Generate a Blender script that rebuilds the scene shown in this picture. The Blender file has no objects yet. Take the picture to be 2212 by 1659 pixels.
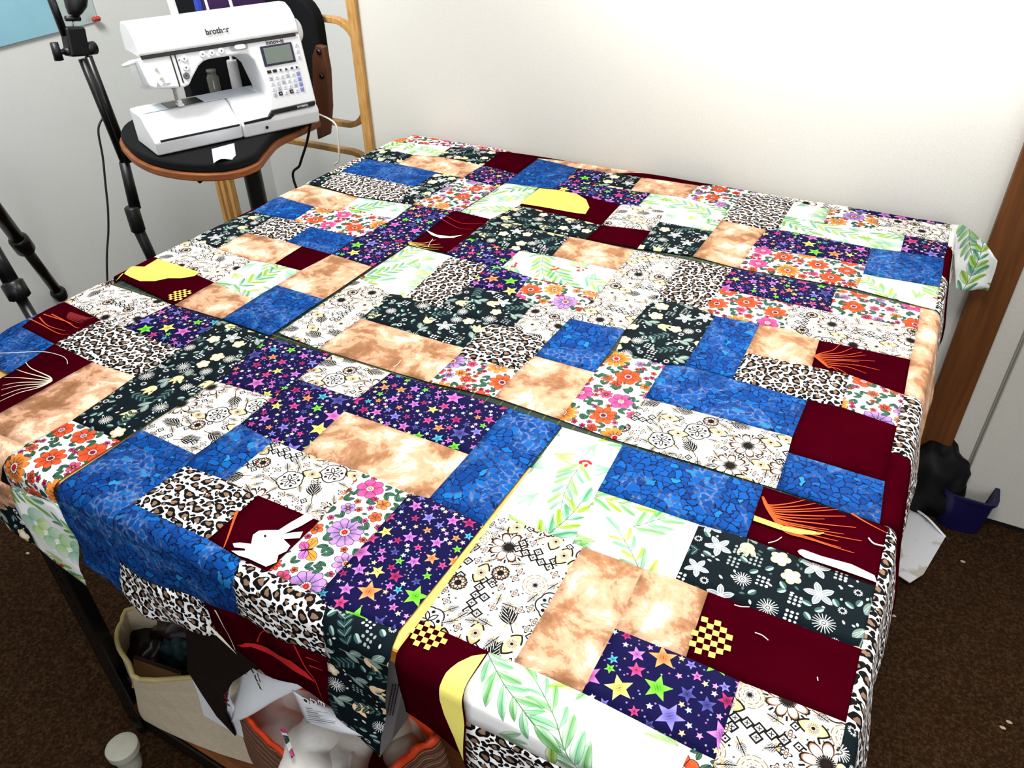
import bpy, bmesh, math, random
import numpy as np
from mathutils import Vector, Matrix, noise as mnoise
random.seed(7)
R2, PI = math.radians, math.pi
sc = bpy.context.scene
COL = sc.collection
T = 0.81                      # height of the table top above the floor; geometry below is written with z = 0 at the table top

# ------------------------------------------------------------------ camera
CR = [[0.8755085216929512, -0.2653367347582591, 0.40383319035320564],
      [0.48286110163637447, 0.5118391189850823, -0.7105391423440947],
      [-0.018165488419803852, 0.8170784132899364, 0.5762402984572234]]
FOC, CAMZ = 1663.06, 0.72
cam = bpy.data.cameras.new('camera'); camo = bpy.data.objects.new('camera', cam); COL.objects.link(camo)
cam.sensor_width = 36; cam.lens = 36 * FOC / 2212; cam.clip_start = 0.02; cam.clip_end = 60
mw = Matrix(CR).to_4x4(); mw.translation = Vector((0, 0, CAMZ + T)); camo.matrix_world = mw
sc.camera = camo

# ------------------------------------------------------------------ world, lamps, exposure
w = bpy.data.worlds.new('world'); sc.world = w; w.use_nodes = True
w.node_tree.nodes['Background'].inputs[0].default_value = (0.93, 0.96, 1.0, 1)
w.node_tree.nodes['Background'].inputs[1].default_value = 0.55
def area(name, loc, target, sx, sy, power, col):
    l = bpy.data.lights.new(name, 'AREA'); l.shape = 'RECTANGLE'; l.size = sx; l.size_y = sy
    l.energy = power; l.color = col
    o = bpy.data.objects.new(name, l); COL.objects.link(o)
    o.location = loc; o.rotation_euler = (Vector(target) - Vector(loc)).to_track_quat('-Z', 'Y').to_euler()
    return o
area('ceiling_light', (-0.1, 0.35, 1.75 + T), (-0.3, 0.75, 0 + T), 0.6, 0.6, 21, (1.0, 0.985, 0.96)).data.spread = R2(105)
area('added_wall_wash', (0.1, 1.58, 1.25 + T), (0.1, 1.95, 1.10 + T), 1.7, 0.12, 150, (1.0, 0.985, 0.96)).data.spread = R2(112)  # unseen lamp added to brighten the upper back wall
area('added_corner_fill', (-2.0, 0.9, 1.75 + T), (-2.4, 2.2, 0 + T), 0.6, 0.6, 40, (1.0, 0.99, 0.97)).data.spread = R2(120)  # unseen fill added to lift the left wall and the sewing machine
area('camera_side_light', (1.2, -1.8, 0.9 + T), (-1.0, 1.0, -.3 + T), 1.2, 1.0, 38, (0.95, 0.98, 1.0))  # broad light from the camera side, its source unseen
sc.view_settings.view_transform = 'Standard'; sc.view_settings.look = 'None'
sc.view_settings.exposure = -0.55; sc.view_settings.gamma = 1; sc.view_settings.use_curve_mapping = False

# ------------------------------------------------------------------ helpers
CRn = np.array(CR); CP = np.array([0, 0, CAMZ])
def ray(p):
    v = CRn @ np.array([p[0] - 1106.0, 829.5 - p[1], -FOC]); return v / np.linalg.norm(v)
def Zp(p, z=0.0):
    v = ray(p); return Vector(CP + v * (z - CP[2]) / v[2])
def Xp(p, x):
    v = ray(p); return Vector(CP + v * (x - CP[0]) / v[0])
def Yp(p, y):
    v = ray(p); return Vector(CP + v * (y - CP[1]) / v[1])
def pj(P):
    c = CRn.T @ (np.asarray(P) - CP); return np.array([1106 - FOC * c[0] / c[2], 829.5 + FOC * c[1] / c[2]])

def srgb(r, g, b):
    f = lambda c: ((c / 255 + 0.055) / 1.055) ** 2.4 if c > 10 else c / 255 / 12.92
    return (f(r), f(g), f(b), 1.0)

class NT:
    def __init__(s, name, rough=0.8, spec=0.3):
        s.m = bpy.data.materials.new(name); s.m.use_nodes = True; s.t = s.m.node_tree
        s.b = s.t.nodes['Principled BSDF']; s.b.inputs['Roughness'].default_value = rough
        s.b.inputs['Specular IOR Level'].default_value = spec
    def n(s, typ, **kw):
        nd = s.t.nodes.new(typ)
        for k, v in kw.items():
            if k.startswith('i_'):
                key = k[2:]
                key = int(key) if key.isdigit() else key.replace('_', ' ')
                if hasattr(v, 'is_output') or isinstance(v, bpy.types.NodeSocket): s.t.links.new(v, nd.inputs[key])
                else: nd.inputs[key].default_value = v
            else: setattr(nd, k, v)
        return nd
    def lk(s, a, b): s.t.links.new(a, b)
    def math(s, op, a, b=0.0, c=0.0):
        nd = s.t.nodes.new('ShaderNodeMath'); nd.operation = op
        for i, v in enumerate((a, b, c)):
            if isinstance(v, bpy.types.NodeSocket): s.lk(v, nd.inputs[i])
            else: nd.inputs[i].default_value = v
        return nd.outputs[0]
    def ramp(s, fac, stops, interp='LINEAR'):
        nd = s.t.nodes.new('ShaderNodeValToRGB'); nd.color_ramp.interpolation = interp
        s.lk(fac, nd.inputs[0]); e = nd.color_ramp.elements
        while len(e) > 2: e.remove(e[-1])
        for i, (p, c) in enumerate(stops):
            if i < 2: e[i].position = p; e[i].color = c
            else:
                x = e.new(p); x.color = c
        return nd.outputs[0]
    def mix(s, fac, a, b, mode='MIX'):
        nd = s.t.nodes.new('ShaderNodeMix'); nd.data_type = 'RGBA'; nd.blend_type = mode
        for sock, v in ((nd.inputs[0], fac), (nd.inputs[6], a), (nd.inputs[7], b)):
            if isinstance(v, bpy.types.NodeSocket): s.lk(v, sock)
            else: sock.default_value = v
        return nd.outputs[2]
    def bump(s, h, strength=0.3, dist=0.002):
        nd = s.n('ShaderNodeBump', i_Strength=strength, i_Distance=dist); s.lk(h, nd.inputs['Height'])
        s.lk(nd.outputs[0], s.b.inputs['Normal'])
    def color(s, c): s.lk(c, s.b.inputs['Base Color'])

def plain(name, rgb, rough=0.6, spec=0.4, metal=0.0, vary=0.06, scale=40, bump=0.0):
    m = NT(name, rough, spec); m.b.inputs['Metallic'].default_value = metal
    tc = m.n('ShaderNodeTexCoord'); nz = m.n('ShaderNodeTexNoise', i_Scale=scale, i_Detail=4.0); m.lk(tc.outputs['Object'], nz.inputs['Vector'])
    c = srgb(*rgb); lo = tuple(x * (1 - vary) for x in c[:3]) + (1,); hi = tuple(min(1, x * (1 + vary)) for x in c[:3]) + (1,)
    m.color(m.ramp(nz.outputs[0], [(0.3, lo), (0.7, hi)]))
    if bump: m.bump(nz.outputs[0], bump, 0.003)
    return m.m

def setp(o, label=None, cat=None, group=None, kind=None):
    if label: o['label'] = label
    if cat: o['category'] = cat
    if group: o['group'] = group
    if kind: o['kind'] = kind
    return o
def thing(name, label, cat, loc=(0, 0, 0), rz=0.0, group=None):
    o = bpy.data.objects.new(name, None); COL.objects.link(o)
    o.location = loc; o.rotation_euler = (0, 0, rz); o.empty_display_size = 0.02
    return setp(o, label, cat, group)
def obj(name, bm, mat, parent=None, local=False, smooth=False, bevel=0.0, seg=2, label=None, shift=True):
    me = bpy.data.meshes.new(name)
    bmesh.ops.recalc_face_normals(bm, faces=bm.faces) if shift else None
    bm.to_mesh(me); bm.free()
    for m in (mat if isinstance(mat, (list, tuple)) else [mat]): me.materials.append(m)
    if smooth: me.shade_smooth()
    o = bpy.data.objects.new(name, me); COL.objects.link(o)
    if parent:
        o.parent = parent
        if not local and parent.parent is None: o.matrix_parent_inverse = Matrix.Translation(-parent.location)
    if bevel:
        b = o.modifiers.new('bevel', 'BEVEL'); b.width = bevel; b.segments = seg; b.limit_method = 'ANGLE'; b.angle_limit = R2(35)
        if not smooth: me.shade_smooth()
        b.harden_normals = True
    if label: o['label'] = label
    return o
def box(bm, x0, x1, y0, y1, z0, z1, M=None):
    vs = [bm.verts.new((x, y, z)) for z in (z0, z1) for y in (y0, y1) for x in (x0, x1)]
    for f in ((0, 2, 3, 1), (4, 5, 7, 6), (0, 1, 5, 4), (2, 6, 7, 3), (0, 4, 6, 2), (1, 3, 7, 5)): bm.faces.new([vs[i] for i in f])
    if M is not None: bmesh.ops.transform(bm, matrix=M, verts=vs)
    return vs
def tube(bm, pts, rad, n=10, cap=True, flat=1.0):
    pts = [Vector(p) for p in pts]; rings = []
    rad = rad if isinstance(rad, (list, tuple)) else [rad] * len(pts)
    up = None
    for i, p in enumerate(pts):
        d = (pts[min(i + 1, len(pts) - 1)] - pts[max(i - 1, 0)]).normalized()
        if up is None: up = d.orthogonal().normalized()
        a = (up - d * up.dot(d)).normalized(); b = d.cross(a); up = a
        rings.append([bm.verts.new(p + (a * math.cos(t) * flat + b * math.sin(t)) * rad[i]) for t in [2 * PI * k / n for k in range(n)]])
    for r0, r1 in zip(rings, rings[1:]):
        for k in range(n): bm.faces.new((r0[k], r0[(k + 1) % n], r1[(k + 1) % n], r1[k]))
    if cap: bm.faces.new(rings[0][::-1]); bm.faces.new(rings[-1])
def lathe(bm, prof, c=(0, 0, 0), n=24, M=None):
    rings = []
    allv = []
    for r, z in prof:
        ring = [bm.verts.new((c[0] + max(r, 1e-4) * math.cos(2 * PI * k / n), c[1] + max(r, 1e-4) * math.sin(2 * PI * k / n), c[2] + z)) for k in range(n)]
        rings.append(ring); allv += ring
    for r0, r1 in zip(rings, rings[1:]):
        for k in range(n): bm.faces.new((r0[k], r0[(k + 1) % n], r1[(k + 1) % n], r1[k]))
    bm.faces.new(rings[0][::-1]); bm.faces.new(rings[-1])
    if M is not None: bmesh.ops.transform(bm, matrix=M, verts=allv)
def prism(bm, poly, axis, a0, a1, M=None):
    """extrude a 2-D polygon; axis 'x': poly=(y,z), 'y': poly=(x,z), 'z': poly=(x,y)"""
    def mk(p, a):
        return {'x': (a, p[0], p[1]), 'y': (p[0], a, p[1]), 'z': (p[0], p[1], a)}[axis]
    A = [bm.verts.new(mk(p, a0)) for p in poly]; B = [bm.verts.new(mk(p, a1)) for p in poly]
    n = len(poly)
    for i in range(n): bm.faces.new((A[i], A[(i + 1) % n], B[(i + 1) % n], B[i]))
    bm.faces.new(A[::-1]); bm.faces.new(B)
    if M is not None: bmesh.ops.transform(bm, matrix=M, verts=A + B)
def spline(pts, n=8, closed=False):
    P = [Vector(p) for p in pts]; out = []; m = len(P)
    rng = range(m) if closed else range(m - 1)
    for i in rng:
        g = (lambda k: P[k % m]) if closed else (lambda k: P[max(0, min(m - 1, k))])
        a, b, c, d = g(i - 1), g(i), g(i + 1), g(i + 2)
        for k in range(n):
            t = k / n
            out.append(0.5 * ((2 * b) + (c - a) * t + (2 * a - 5 * b + 4 * c - d) * t * t + (3 * b - a - 3 * c + d) * t ** 3))
    if not closed: out.append(P[-1])
    return out

# ------------------------------------------------------------------ printed cotton: every print is computed here, motif by motif
PR = np.random.RandomState(11)
class Tile:
    def __init__(s, size, bg, N=1024):
        s.L = size; s.N = N; s.px = size / N
        s.a = np.ones((N, N, 3), np.float32) * np.array(bg, np.float32) / 255
        s.occ = []
    def stamp(s, cx, cy, R, fn, col, alpha=1.0, rot=0.0):
        k = int(R / s.px) + 3
        ix = int(math.floor(cx / s.px)); iy = int(math.floor(cy / s.px))
        X = np.arange(ix - k, ix + k + 1); Y = np.arange(iy - k, iy + k + 1)
        dx, dy = np.meshgrid((X + .5) * s.px - cx, (Y + .5) * s.px - cy)
        if rot:
            c, q = math.cos(rot), math.sin(rot); dx, dy = dx * c + dy * q, -dx * q + dy * c
        d = fn(dx, dy)
        al = np.clip(.5 - d / s.px, 0, 1)[..., None] * alpha
        c = col(dx, dy) if callable(col) else np.array(col, np.float32) / 255
        I = np.ix_(Y % s.N, X % s.N)
        s.a[I] = s.a[I] * (1 - al) + c * al
    def place(s, r, tries=60, grow=1.0):
        for _ in range(tries):
            x, y = PR.rand(2) * s.L
            ok = True
            for (a, b, q) in s.occ:
                ddx = abs(a - x); ddx = min(ddx, s.L - ddx); ddy = abs(b - y); ddy = min(ddy, s.L - ddy)
                if ddx * ddx + ddy * ddy < ((r + q) * grow) ** 2: ok = False; break
            if ok:
                s.occ.append((x, y, r)); return x, y
        return None
    def image(s, name):
        im = bpy.data.images.new(name, s.N, s.N)
        buf = np.ones((s.N, s.N, 4), np.float32); buf[..., :3] = np.clip(s.a, 0, 1)
        im.pixels.foreach_set(buf.ravel()); im.update(); im.pack()
        return im
def circ(r): return lambda x, y: np.hypot(x, y) - r
def ring(r, w): return lambda x, y: np.abs(np.hypot(x, y) - r) - w
def elli(a, b): return lambda x, y: (np.hypot(x / a, y / b) - 1) * min(a, b)
def polar(R, amp, n, ph=0.0, p=1.0, sq=1.0):
    def f(x, y):
        th = np.arctan2(y, x * sq)
        return (np.hypot(x * sq, y) - R * (1 - amp + amp * np.abs(np.cos(n * (th - ph) / 2)) ** p)) * .75
    return f
def starf(R, ri, n=5, ph=PI / 2):
    nx, ny = ri * math.sin(PI / n), R - ri * math.cos(PI / n); q = math.hypot(nx, ny); nx, ny = nx / q, ny / q
    def f(x, y):
        th = np.arctan2(y, x) - ph; r = np.hypot(x, y)
        th = np.abs((th + PI / n) % (2 * PI / n) - PI / n)
        return (r * np.cos(th) - R) * nx + r * np.sin(th) * ny
    return f
def leaf(L, wd):
    """pointed leaf from the origin along +x"""
    h = L / 2; k = (h * h - wd * wd) / (2 * wd); Rr = k + wd
    return lambda x, y: np.maximum(np.hypot(x - h, y + k), np.hypot(x - h, y - k)) - Rr
def seg(x0, y0, x1, y1, w):
    vx, vy = x1 - x0, y1 - y0; q = vx * vx + vy * vy
    def f(x, y):
        t = np.clip(((x - x0) * vx + (y - y0) * vy) / q, 0, 1)
        return np.hypot(x - x0 - t * vx, y - y0 - t * vy) - w
    return f
def dia(a, b): return lambda x, y: (np.abs(x) / a + np.abs(y) / b - 1) * min(a, b) * .7
def rays(n, r0, r1, w):
    def f(x, y):
        r = np.hypot(x, y); th = np.arctan2(y, x); q = 2 * PI / n
        th = np.abs((th + q / 2) % q - q / 2)
        return np.maximum(r * np.sin(th) - w, np.maximum(r - r1, r0 - r))
    return f
def sub(f, g): return lambda x, y: np.maximum(f(x, y), -g(x, y))
def outline(f, w): return lambda x, y: np.abs(f(x, y)) - w
def rnd(a, b): return a + (b - a) * PR.rand()
mm = 0.001

def star_tile():
    t = Tile(.24, (13, 11, 58)); cols = [(206, 104, 184), (190, 110, 196), (150, 30, 84), (240, 228, 110), (110, 215, 50), (70, 165, 190), (120, 112, 205), (242, 140, 80), (60, 60, 130), (200, 60, 120)]
    lights = [(240, 150, 210), (250, 235, 160), (190, 235, 240), (250, 250, 250), (225, 190, 245), (250, 190, 150)]
    def st(R, x, y, c):
        c = np.array(c, np.float32) / 255
        def colf(dx, dy):
            r = np.hypot(dx, dy) / R; sp = (np.sin(dx * 5200 + 3 * np.sin(dy * 3100)) * np.sin(dy * 4700 + 2 * np.sin(dx * 3700)))
            k = np.clip(.62 - r, 0, 1) * 1.3 * (sp > -.1)
            return c * (1 - .8 * k[..., None]) + .12 * np.clip(r, 0, 1)[..., None]
        t.stamp(x, y, R, starf(R, R * .44), colf, rot=rnd(0, 6.28))
    for R, n, g in ((16 * mm, 13, 1.0), (10 * mm, 30, .95), (6.5 * mm, 60, .9)):
        for i in range(n):
            q = t.place(R, grow=g, tries=200)
            if q: st(R, *q, cols[PR.randint(len(cols))])
    for i in range(95):
        q = t.place(4.2 * mm, grow=.85)
        if q: t.stamp(*q, 4.5 * mm, starf(4 * mm, 1.9 * mm), lights[PR.randint(len(lights))], rot=rnd(0, 6))
    for i in range(200):
        q = t.place(2 * mm, grow=.9)
        if q: t.stamp(*q, 2 * mm, circ(1.15 * mm), lights[PR.randint(len(lights))], alpha=.6)
    return t
DK = (35, 22, 30)
def flower(t, x, y, R, n, col, core, sharp=.6, amp=.35, rot=0.0, dots=True):
    f = polar(R, amp, n, 0, sharp)
    t.stamp(x, y, R * 1.05, f, DK, rot=rot)
    t.stamp(x, y, R * 1.05, lambda a, b: f(a, b) + .55 * mm, lambda a, b: np.array(col, np.float32) / 255 * (1 - .12 * (np.hypot(a, b) / R < .62))[..., None], rot=rot)
    t.stamp(x, y, R * 1.05, rays(n, R * .3, R * (1 - amp) * .97, .32 * mm), DK, rot=rot + PI / n)
    t.stamp(x, y, R * 1.05, rays(n * 2, R * .3, R * .52, .22 * mm), tuple(int(v * .6) for v in col), rot=rot + PI / n / 2)
    t.stamp(x, y, R * .4, circ(R * .3), DK)
    if dots:
        t.stamp(x, y, R * .4, circ(R * .27), (252, 248, 240)); t.stamp(x, y, R * .4, rays(14, R * .16, R * .27, .3 * mm), (60, 30, 30))
    t.stamp(x, y, R * .3, circ(R * .17), core); t.stamp(x, y, R * .3, ring(R * .1, .35 * mm), (90, 20, 20))
def leaf2(t, x, y, L, rot, col=(58, 98, 78)):
    for s_ in (-.45, .5):
        f = leaf(L, L * .24); t.stamp(x, y, L * 1.1, f, (20, 35, 30), rot=rot + s_)
        t.stamp(x, y, L * 1.1, lambda a, b: f(a, b) + .5 * mm, col, rot=rot + s_)
        t.stamp(x, y, L * 1.1, seg(0, 0, L * .85, 0, .3 * mm), (20, 45, 38), rot=rot + s_)
def flower_tile():
    t = Tile(.26, (250, 248, 244))
    big = [(20, 12, (244, 140, 58), (190, 30, 50), .5, .4), (18, 6, (240, 84, 44), (120, 30, 60), 1.0, .22), (20, 11, (178, 138, 205), (230, 60, 60), 1.0, .14), (16, 6, (236, 84, 150), (250, 190, 190), 1, .2),
           (17, 8, (246, 150, 70), (230, 110, 60), .55, .45), (15, 6, (240, 84, 44), (190, 150, 200), 1, .2), (14, 8, (186, 140, 205), (240, 120, 60), .9, .3), (18, 8, (240, 90, 48), (90, 30, 50), .8, .3)]
    for k in range(24):
        R, n, c, core, sh, am = big[k % len(big)]; q = t.place(R * mm, 300, .98)
        if q: flower(t, *q, R * mm, n, c, core, sh, am, rnd(0, 6))
    for k in range(2):
        q = t.place(17 * mm, 300, .95)
        if q:
            rr = rnd(0, 6)
            for sx, c, L, wd in ((.5, (250, 150, 60), 18, 6), (2.6, (250, 150, 60), 18, 6), (-.45, (196, 120, 200), 13, 5), (-2.7, (230, 90, 160), 13, 5)):
                f = leaf(L * mm, wd * mm); t.stamp(*q, 20 * mm, f, DK, rot=rr + sx); t.stamp(*q, 20 * mm, lambda a, b: f(a, b) + .5 * mm, c, rot=rr + sx)
                for e in (-.12, .12): t.stamp(*q, 20 * mm, seg(0, 0, L * .8 * mm * math.cos(e), L * .8 * mm * math.sin(e), .25 * mm), DK, rot=rr + sx)
            t.stamp(*q, 10 * mm, elli(1.3 * mm, 8 * mm), DK, rot=rr)
    for k in range(46):
        q = t.place(8.5 * mm, 300, .9)
        if q: flower(t, *q, rnd(7.5, 9) * mm, (5, 6, 8)[k % 3], [(246, 140, 66), (238, 84, 130), (176, 136, 200), (238, 78, 50), (240, 100, 50)][k % 5], [(236, 70, 60), (250, 200, 120)][k % 2], .8, .3, rnd(0, 6), k % 2 == 0)
    for k in range(150):
        q = t.place(6.5 * mm, 200, .80)
        if q: leaf2(t, q[0], q[1], rnd(9, 13) * mm, rnd(0, 6))
    for k in range(110):
        q = t.place(4 * mm, 120, .88)
        if q: flower(t, *q, 4.2 * mm, 5, [(226, 60, 110), (240, 100, 60), (236, 90, 150)][k % 3], (250, 200, 150), .9, .3, rnd(0, 6), False)
    for k in range(70):
        q = t.place(3 * mm, 60, .8)
        if q: t.stamp(*q, 6 * mm, leaf(6 * mm, 1.9 * mm), (52, 90, 72), rot=rnd(0, 6))
    return t
def blob(R, sq, s1, s2, s3):
    def f(x, y):
        th = np.arctan2(y, x * sq)
        return (np.hypot(x * sq, y) - R * (1 + .16 * np.sin(2 * th + s1) + .13 * np.sin(3 * th + s2) + .07 * np.sin(5 * th + s3))) * .7
    return f
def leopard_tile():
    t = Tile(.18, (250, 248, 246))
    for R, n in ((8.6 * mm, 46), (6.6 * mm, 70), (4.6 * mm, 80), (3.0 * mm, 120)):
        for k in range(n):
            q = t.place(R * .95, 120, 1.10)
            if not q: continue
            rr = rnd(-.6, .6); s = [rnd(0, 6.28) for _ in range(6)]; sq = rnd(.72, .9)
            t.stamp(*q, R * 1.9, blob(R * .88, sq, *s[:3]), (14, 12, 12), rot=rr)
            if R > 3.5 * mm:
                cut = rnd(0, 6.28)
                if PR.rand() < .5: t.stamp(q[0] + R * .75 * math.cos(cut), q[1] + R * .75 * math.sin(cut), R * .5, elli(R * .32, R * .2), (250, 248, 246), rot=cut)
                if R > 5 * mm or PR.rand() < .4:
                    t.stamp(q[0] + R * .12 * math.cos(cut), q[1] + R * .12 * math.sin(cut), R, blob(R * .44, sq, *s[3:]), (134, 106, 86), rot=rr)
    return t
def dark_tile():
    t = Tile(.26, (8, 20, 26)); W = (248, 246, 240); CRM = (244, 214, 172); G = (112, 134, 126)
    def daisy(x, y, R, rr):
        for k in range(5):
            f = leaf(R, R * .24); t.stamp(x, y, R * 1.1, f, W, rot=rr + k * 1.2566); t.stamp(x, y, R * 1.1, lambda a, b: f(a, b) + .7 * mm, (150, 160, 164), rot=rr + k * 1.2566)
            t.stamp(x, y, R * 1.1, seg(0, 0, R * .8, 0, .25 * mm), W, rot=rr + k * 1.2566)
        t.stamp(x, y, R, circ(R * .2), W)
    def tulip(x, y, rr):
        t.stamp(x, y, 40 * mm, seg(-30 * mm, 0, 0, 0, .7 * mm), G, rot=rr)
        for a, s_ in ((-19, .5), (-24, -.5)):
            ca, sa = math.cos(rr), math.sin(rr); f = leaf(17 * mm, 4.2 * mm)
            t.stamp(x + a * mm * ca, y + a * mm * sa, 19 * mm, f, G, rot=rr + s_)
            for e in (-.16, 0, .16): t.stamp(x + a * mm * ca, y + a * mm * sa, 19 * mm, seg(0, 0, 14 * mm * math.cos(e), 14 * mm * math.sin(e), .25 * mm), (190, 205, 196), rot=rr + s_)
        body = lambda a, b: np.maximum(np.hypot(a - 4 * mm, b) - 7 * mm, a - (9.5 * mm + 0 * a))
        t.stamp(x, y, 20 * mm, body, CRM, rot=rr)
        for s_ in (-.55, 0, .55): t.stamp(x, y, 20 * mm, leaf(17 * mm, 2.7 * mm), (252, 214, 160), rot=rr + s_)
    def fl5(x, y, R, rr):
        for k in range(5): t.stamp(x + R * .55 * math.cos(rr + k * 1.2566), y + R * .55 * math.sin(rr + k * 1.2566), R * .6, circ(R * .4), CRM)
        t.stamp(x, y, R, circ(R * .48), (255, 246, 226))
    for k in range(11):
        q = t.place(15 * mm, 400, .80)
        if q: tulip(q[0] + 9 * mm, q[1], rnd(-.3, .3))
    for k in range(14):
        q = t.place(10 * mm, 300, .92)
        if q: fl5(*q, rnd(9, 11.5) * mm, rnd(0, 6))
    for k in range(11):
        q = t.place(12 * mm, 300, .9)
        if q: daisy(*q, rnd(12, 14.5) * mm, rnd(0, 6))
    for k in range(14):
        q = t.place(9 * mm, 200, .9)
        if q: t.stamp(*q, 11 * mm, rays(18, 2 * mm, rnd(7.5, 10.5) * mm, .38 * mm), W, rot=rnd(0, 3)); t.stamp(*q, 3 * mm, circ(1.4 * mm), (200, 205, 200))
    for k in range(12):
        q = t.place(12 * mm, 200, .85)
        if q:
            rr = rnd(0, 6)
            t.stamp(*q, 26 * mm, seg(-14 * mm, 0, 14 * mm, 0, .45 * mm), (44, 74, 72), rot=rr)
            for a in (-12, -5, 2, 9):
                for s_ in (-.8, .8):
                    t.stamp(q[0] + a * mm * math.cos(rr), q[1] + a * mm * math.sin(rr), 12 * mm, leaf(10 * mm, 2.2 * mm), (40, 68, 68), rot=rr + s_)
                    t.stamp(q[0] + a * mm * math.cos(rr), q[1] + a * mm * math.sin(rr), 12 * mm, seg(0, 0, 8 * mm, 0, .25 * mm), (150, 176, 168), rot=rr + s_)
    for k in range(26):
        q = t.place(8 * mm, 200, .86)
        if q:
            g = [(240, 240, 236), (150, 160, 156)][k % 2]
            for a in range(3):
                for b in range(3):
                    t.stamp(q[0] + (a - 1) * 4.6 * mm + rnd(-.6, .6) * mm, q[1] + (b - 1) * 4.4 * mm, 3 * mm, elli(rnd(1.2, 1.9) * mm, rnd(1.2, 1.7) * mm), g)
    for k in range(22):
        q = t.place(5 * mm, 150, .9)
        if q: t.stamp(*q, 5 * mm, rays(11, 2 * mm, 4 * mm, .55 * mm), W)
    for k in range(80):
        q = t.place(4.2 * mm, 150, .82)
        if q:
            rr = rnd(0, 6); f = elli(4.4 * mm, 2.8 * mm)
            t.stamp(*q, 5 * mm, f, (60, 92, 88), rot=rr); t.stamp(*q, 5 * mm, lambda a, b: np.maximum(f(a, b), b), (160, 188, 178), rot=rr)
    for k in range(160):
        q = t.place(2.3 * mm, 60, .85)
        if q: t.stamp(*q, 4 * mm, leaf(rnd(3, 6) * mm, 1.2 * mm), [(210, 214, 208), (70, 96, 92), (240, 236, 226)][k % 3], rot=rnd(0, 6))
    return t
def boho_tile():
    t = Tile(.26, (252, 249, 240)); K = (18, 16, 16); TN = (206, 176, 128); BR = (120, 78, 46)
    for k in range(60):
        x, y = PR.rand(2) * .26; t.stamp(x, y, 30 * mm, seg(-rnd(6, 20) * mm, 0, rnd(6, 20) * mm, 0, .5 * mm), (246, 228, 190), alpha=.7, rot=rnd(-.2, .2))
    def lotus(x, y, R, rr):
        t.stamp(x, y, R * 1.25, rays(8, R * .8, R * 1.05, .9 * mm), K, rot=rr + PI / 8)
        t.stamp(x, y, R * 1.25, rays(16, R * .8, R * .98, .5 * mm), K, rot=rr + PI / 16)
        f = polar(R, .45, 8, 0, .75); t.stamp(x, y, R * 1.1, f, K, rot=rr)
        t.stamp(x, y, R * 1.1, lambda a, b: f(a, b) + 1.3 * mm, (160, 104, 64), rot=rr); t.stamp(x, y, R * 1.1, lambda a, b: f(a, b) + 2.3 * mm, (252, 247, 238), rot=rr)
        t.stamp(x, y, R, rays(8, R * .3, R * .55, .35 * mm), K, rot=rr + PI / 8)
        t.stamp(x, y, R * .5, ring(R * .42, .35 * mm), BR, alpha=.6)
        t.stamp(x, y, R * .5, rays(26, R * .08, R * .38, .6 * mm), K); t.stamp(x, y, R * .4, circ(R * .15), (30, 18, 16))
    def web(x, y, R):
        for k in range(5): t.stamp(x, y, R * 1.1, sub(ring(R * (.4 + .14 * k), .5 * mm), rays(9, 0, R * 2, .9 * mm)), TN if k % 2 else (120, 110, 90), rot=k * .4)
        t.stamp(x, y, R, rays(14, 1 * mm, R * .28, .35 * mm), K); t.stamp(x, y, R, circ(R * .13), K)
    def dcol(x, y, rr, n=5):
        for k in range(n):
            a = (k - n / 2) * 10 * mm; px_, py_ = x + a * math.cos(rr), y + a * math.sin(rr)
            for dx in ((0,) if k % 2 else (0, 1)):
                qx, qy = px_ - dx * 9 * mm * math.sin(rr), py_ + dx * 9 * mm * math.cos(rr)
                t.stamp(qx, qy, 7 * mm, dia(6.2 * mm, 6.2 * mm), K, rot=rr + PI / 4 * 0 + .25); t.stamp(qx, qy, 7 * mm, dia(3.9 * mm, 3.9 * mm), (250, 247, 240), rot=rr + .25)
                t.stamp(qx, qy, 7 * mm, rays(4, 0, 2.4 * mm, .4 * mm), K, rot=rr + .25)
    def feather(x, y, L, rr):
        for i in range(5):
            b0 = -L * .35 + L * .17 * i; l = L * (.62 - .06 * i)
            for s_ in (-1, 1):
                f = leaf(l, l * .13); qx, qy = x + b0 * math.cos(rr), y + b0 * math.sin(rr); g_ = rr + s_ * (.62 - .07 * i)
                t.stamp(qx, qy, l * 1.05, f, K, rot=g_); t.stamp(qx, qy, l, seg(l * .15, 0, l * .85, 0, .35 * mm), (240, 238, 232), rot=g_)
        t.stamp(x, y, L, seg(-L * .7, 0, L * .5, 0, .5 * mm), K, rot=rr)
        for e in (.5, -.5): t.stamp(x - L * .2 * math.cos(rr + e), y - L * .2 * math.sin(rr + e), L, seg(0, 0, -L * .22, 0, .3 * mm), BR, rot=rr + e); t.stamp(x - L * .42 * math.cos(rr + e), y - L * .42 * math.sin(rr + e), 3 * mm, circ(1.3 * mm), (214, 168, 110))
    def eye(x, y, a, b, rr):
        f = leaf(a * 2, b); g = lambda u, v: f(u + a, v)
        t.stamp(x, y, a * 1.3, lambda u, v: np.maximum(g(u, v), 0.35 * a - np.abs(u)), K, rot=rr)
        t.stamp(x, y, a * 1.2, lambda u, v: g(u, v) + 1.6 * mm, (222, 192, 140), rot=rr); t.stamp(x, y, a, elli(a * .5, b * .62), (250, 236, 206), rot=rr)
        t.stamp(x, y, a, rays(18, a * .16, a * .36, .3 * mm), (110, 80, 40)); t.stamp(x, y, a, circ(a * .12), K)
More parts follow.
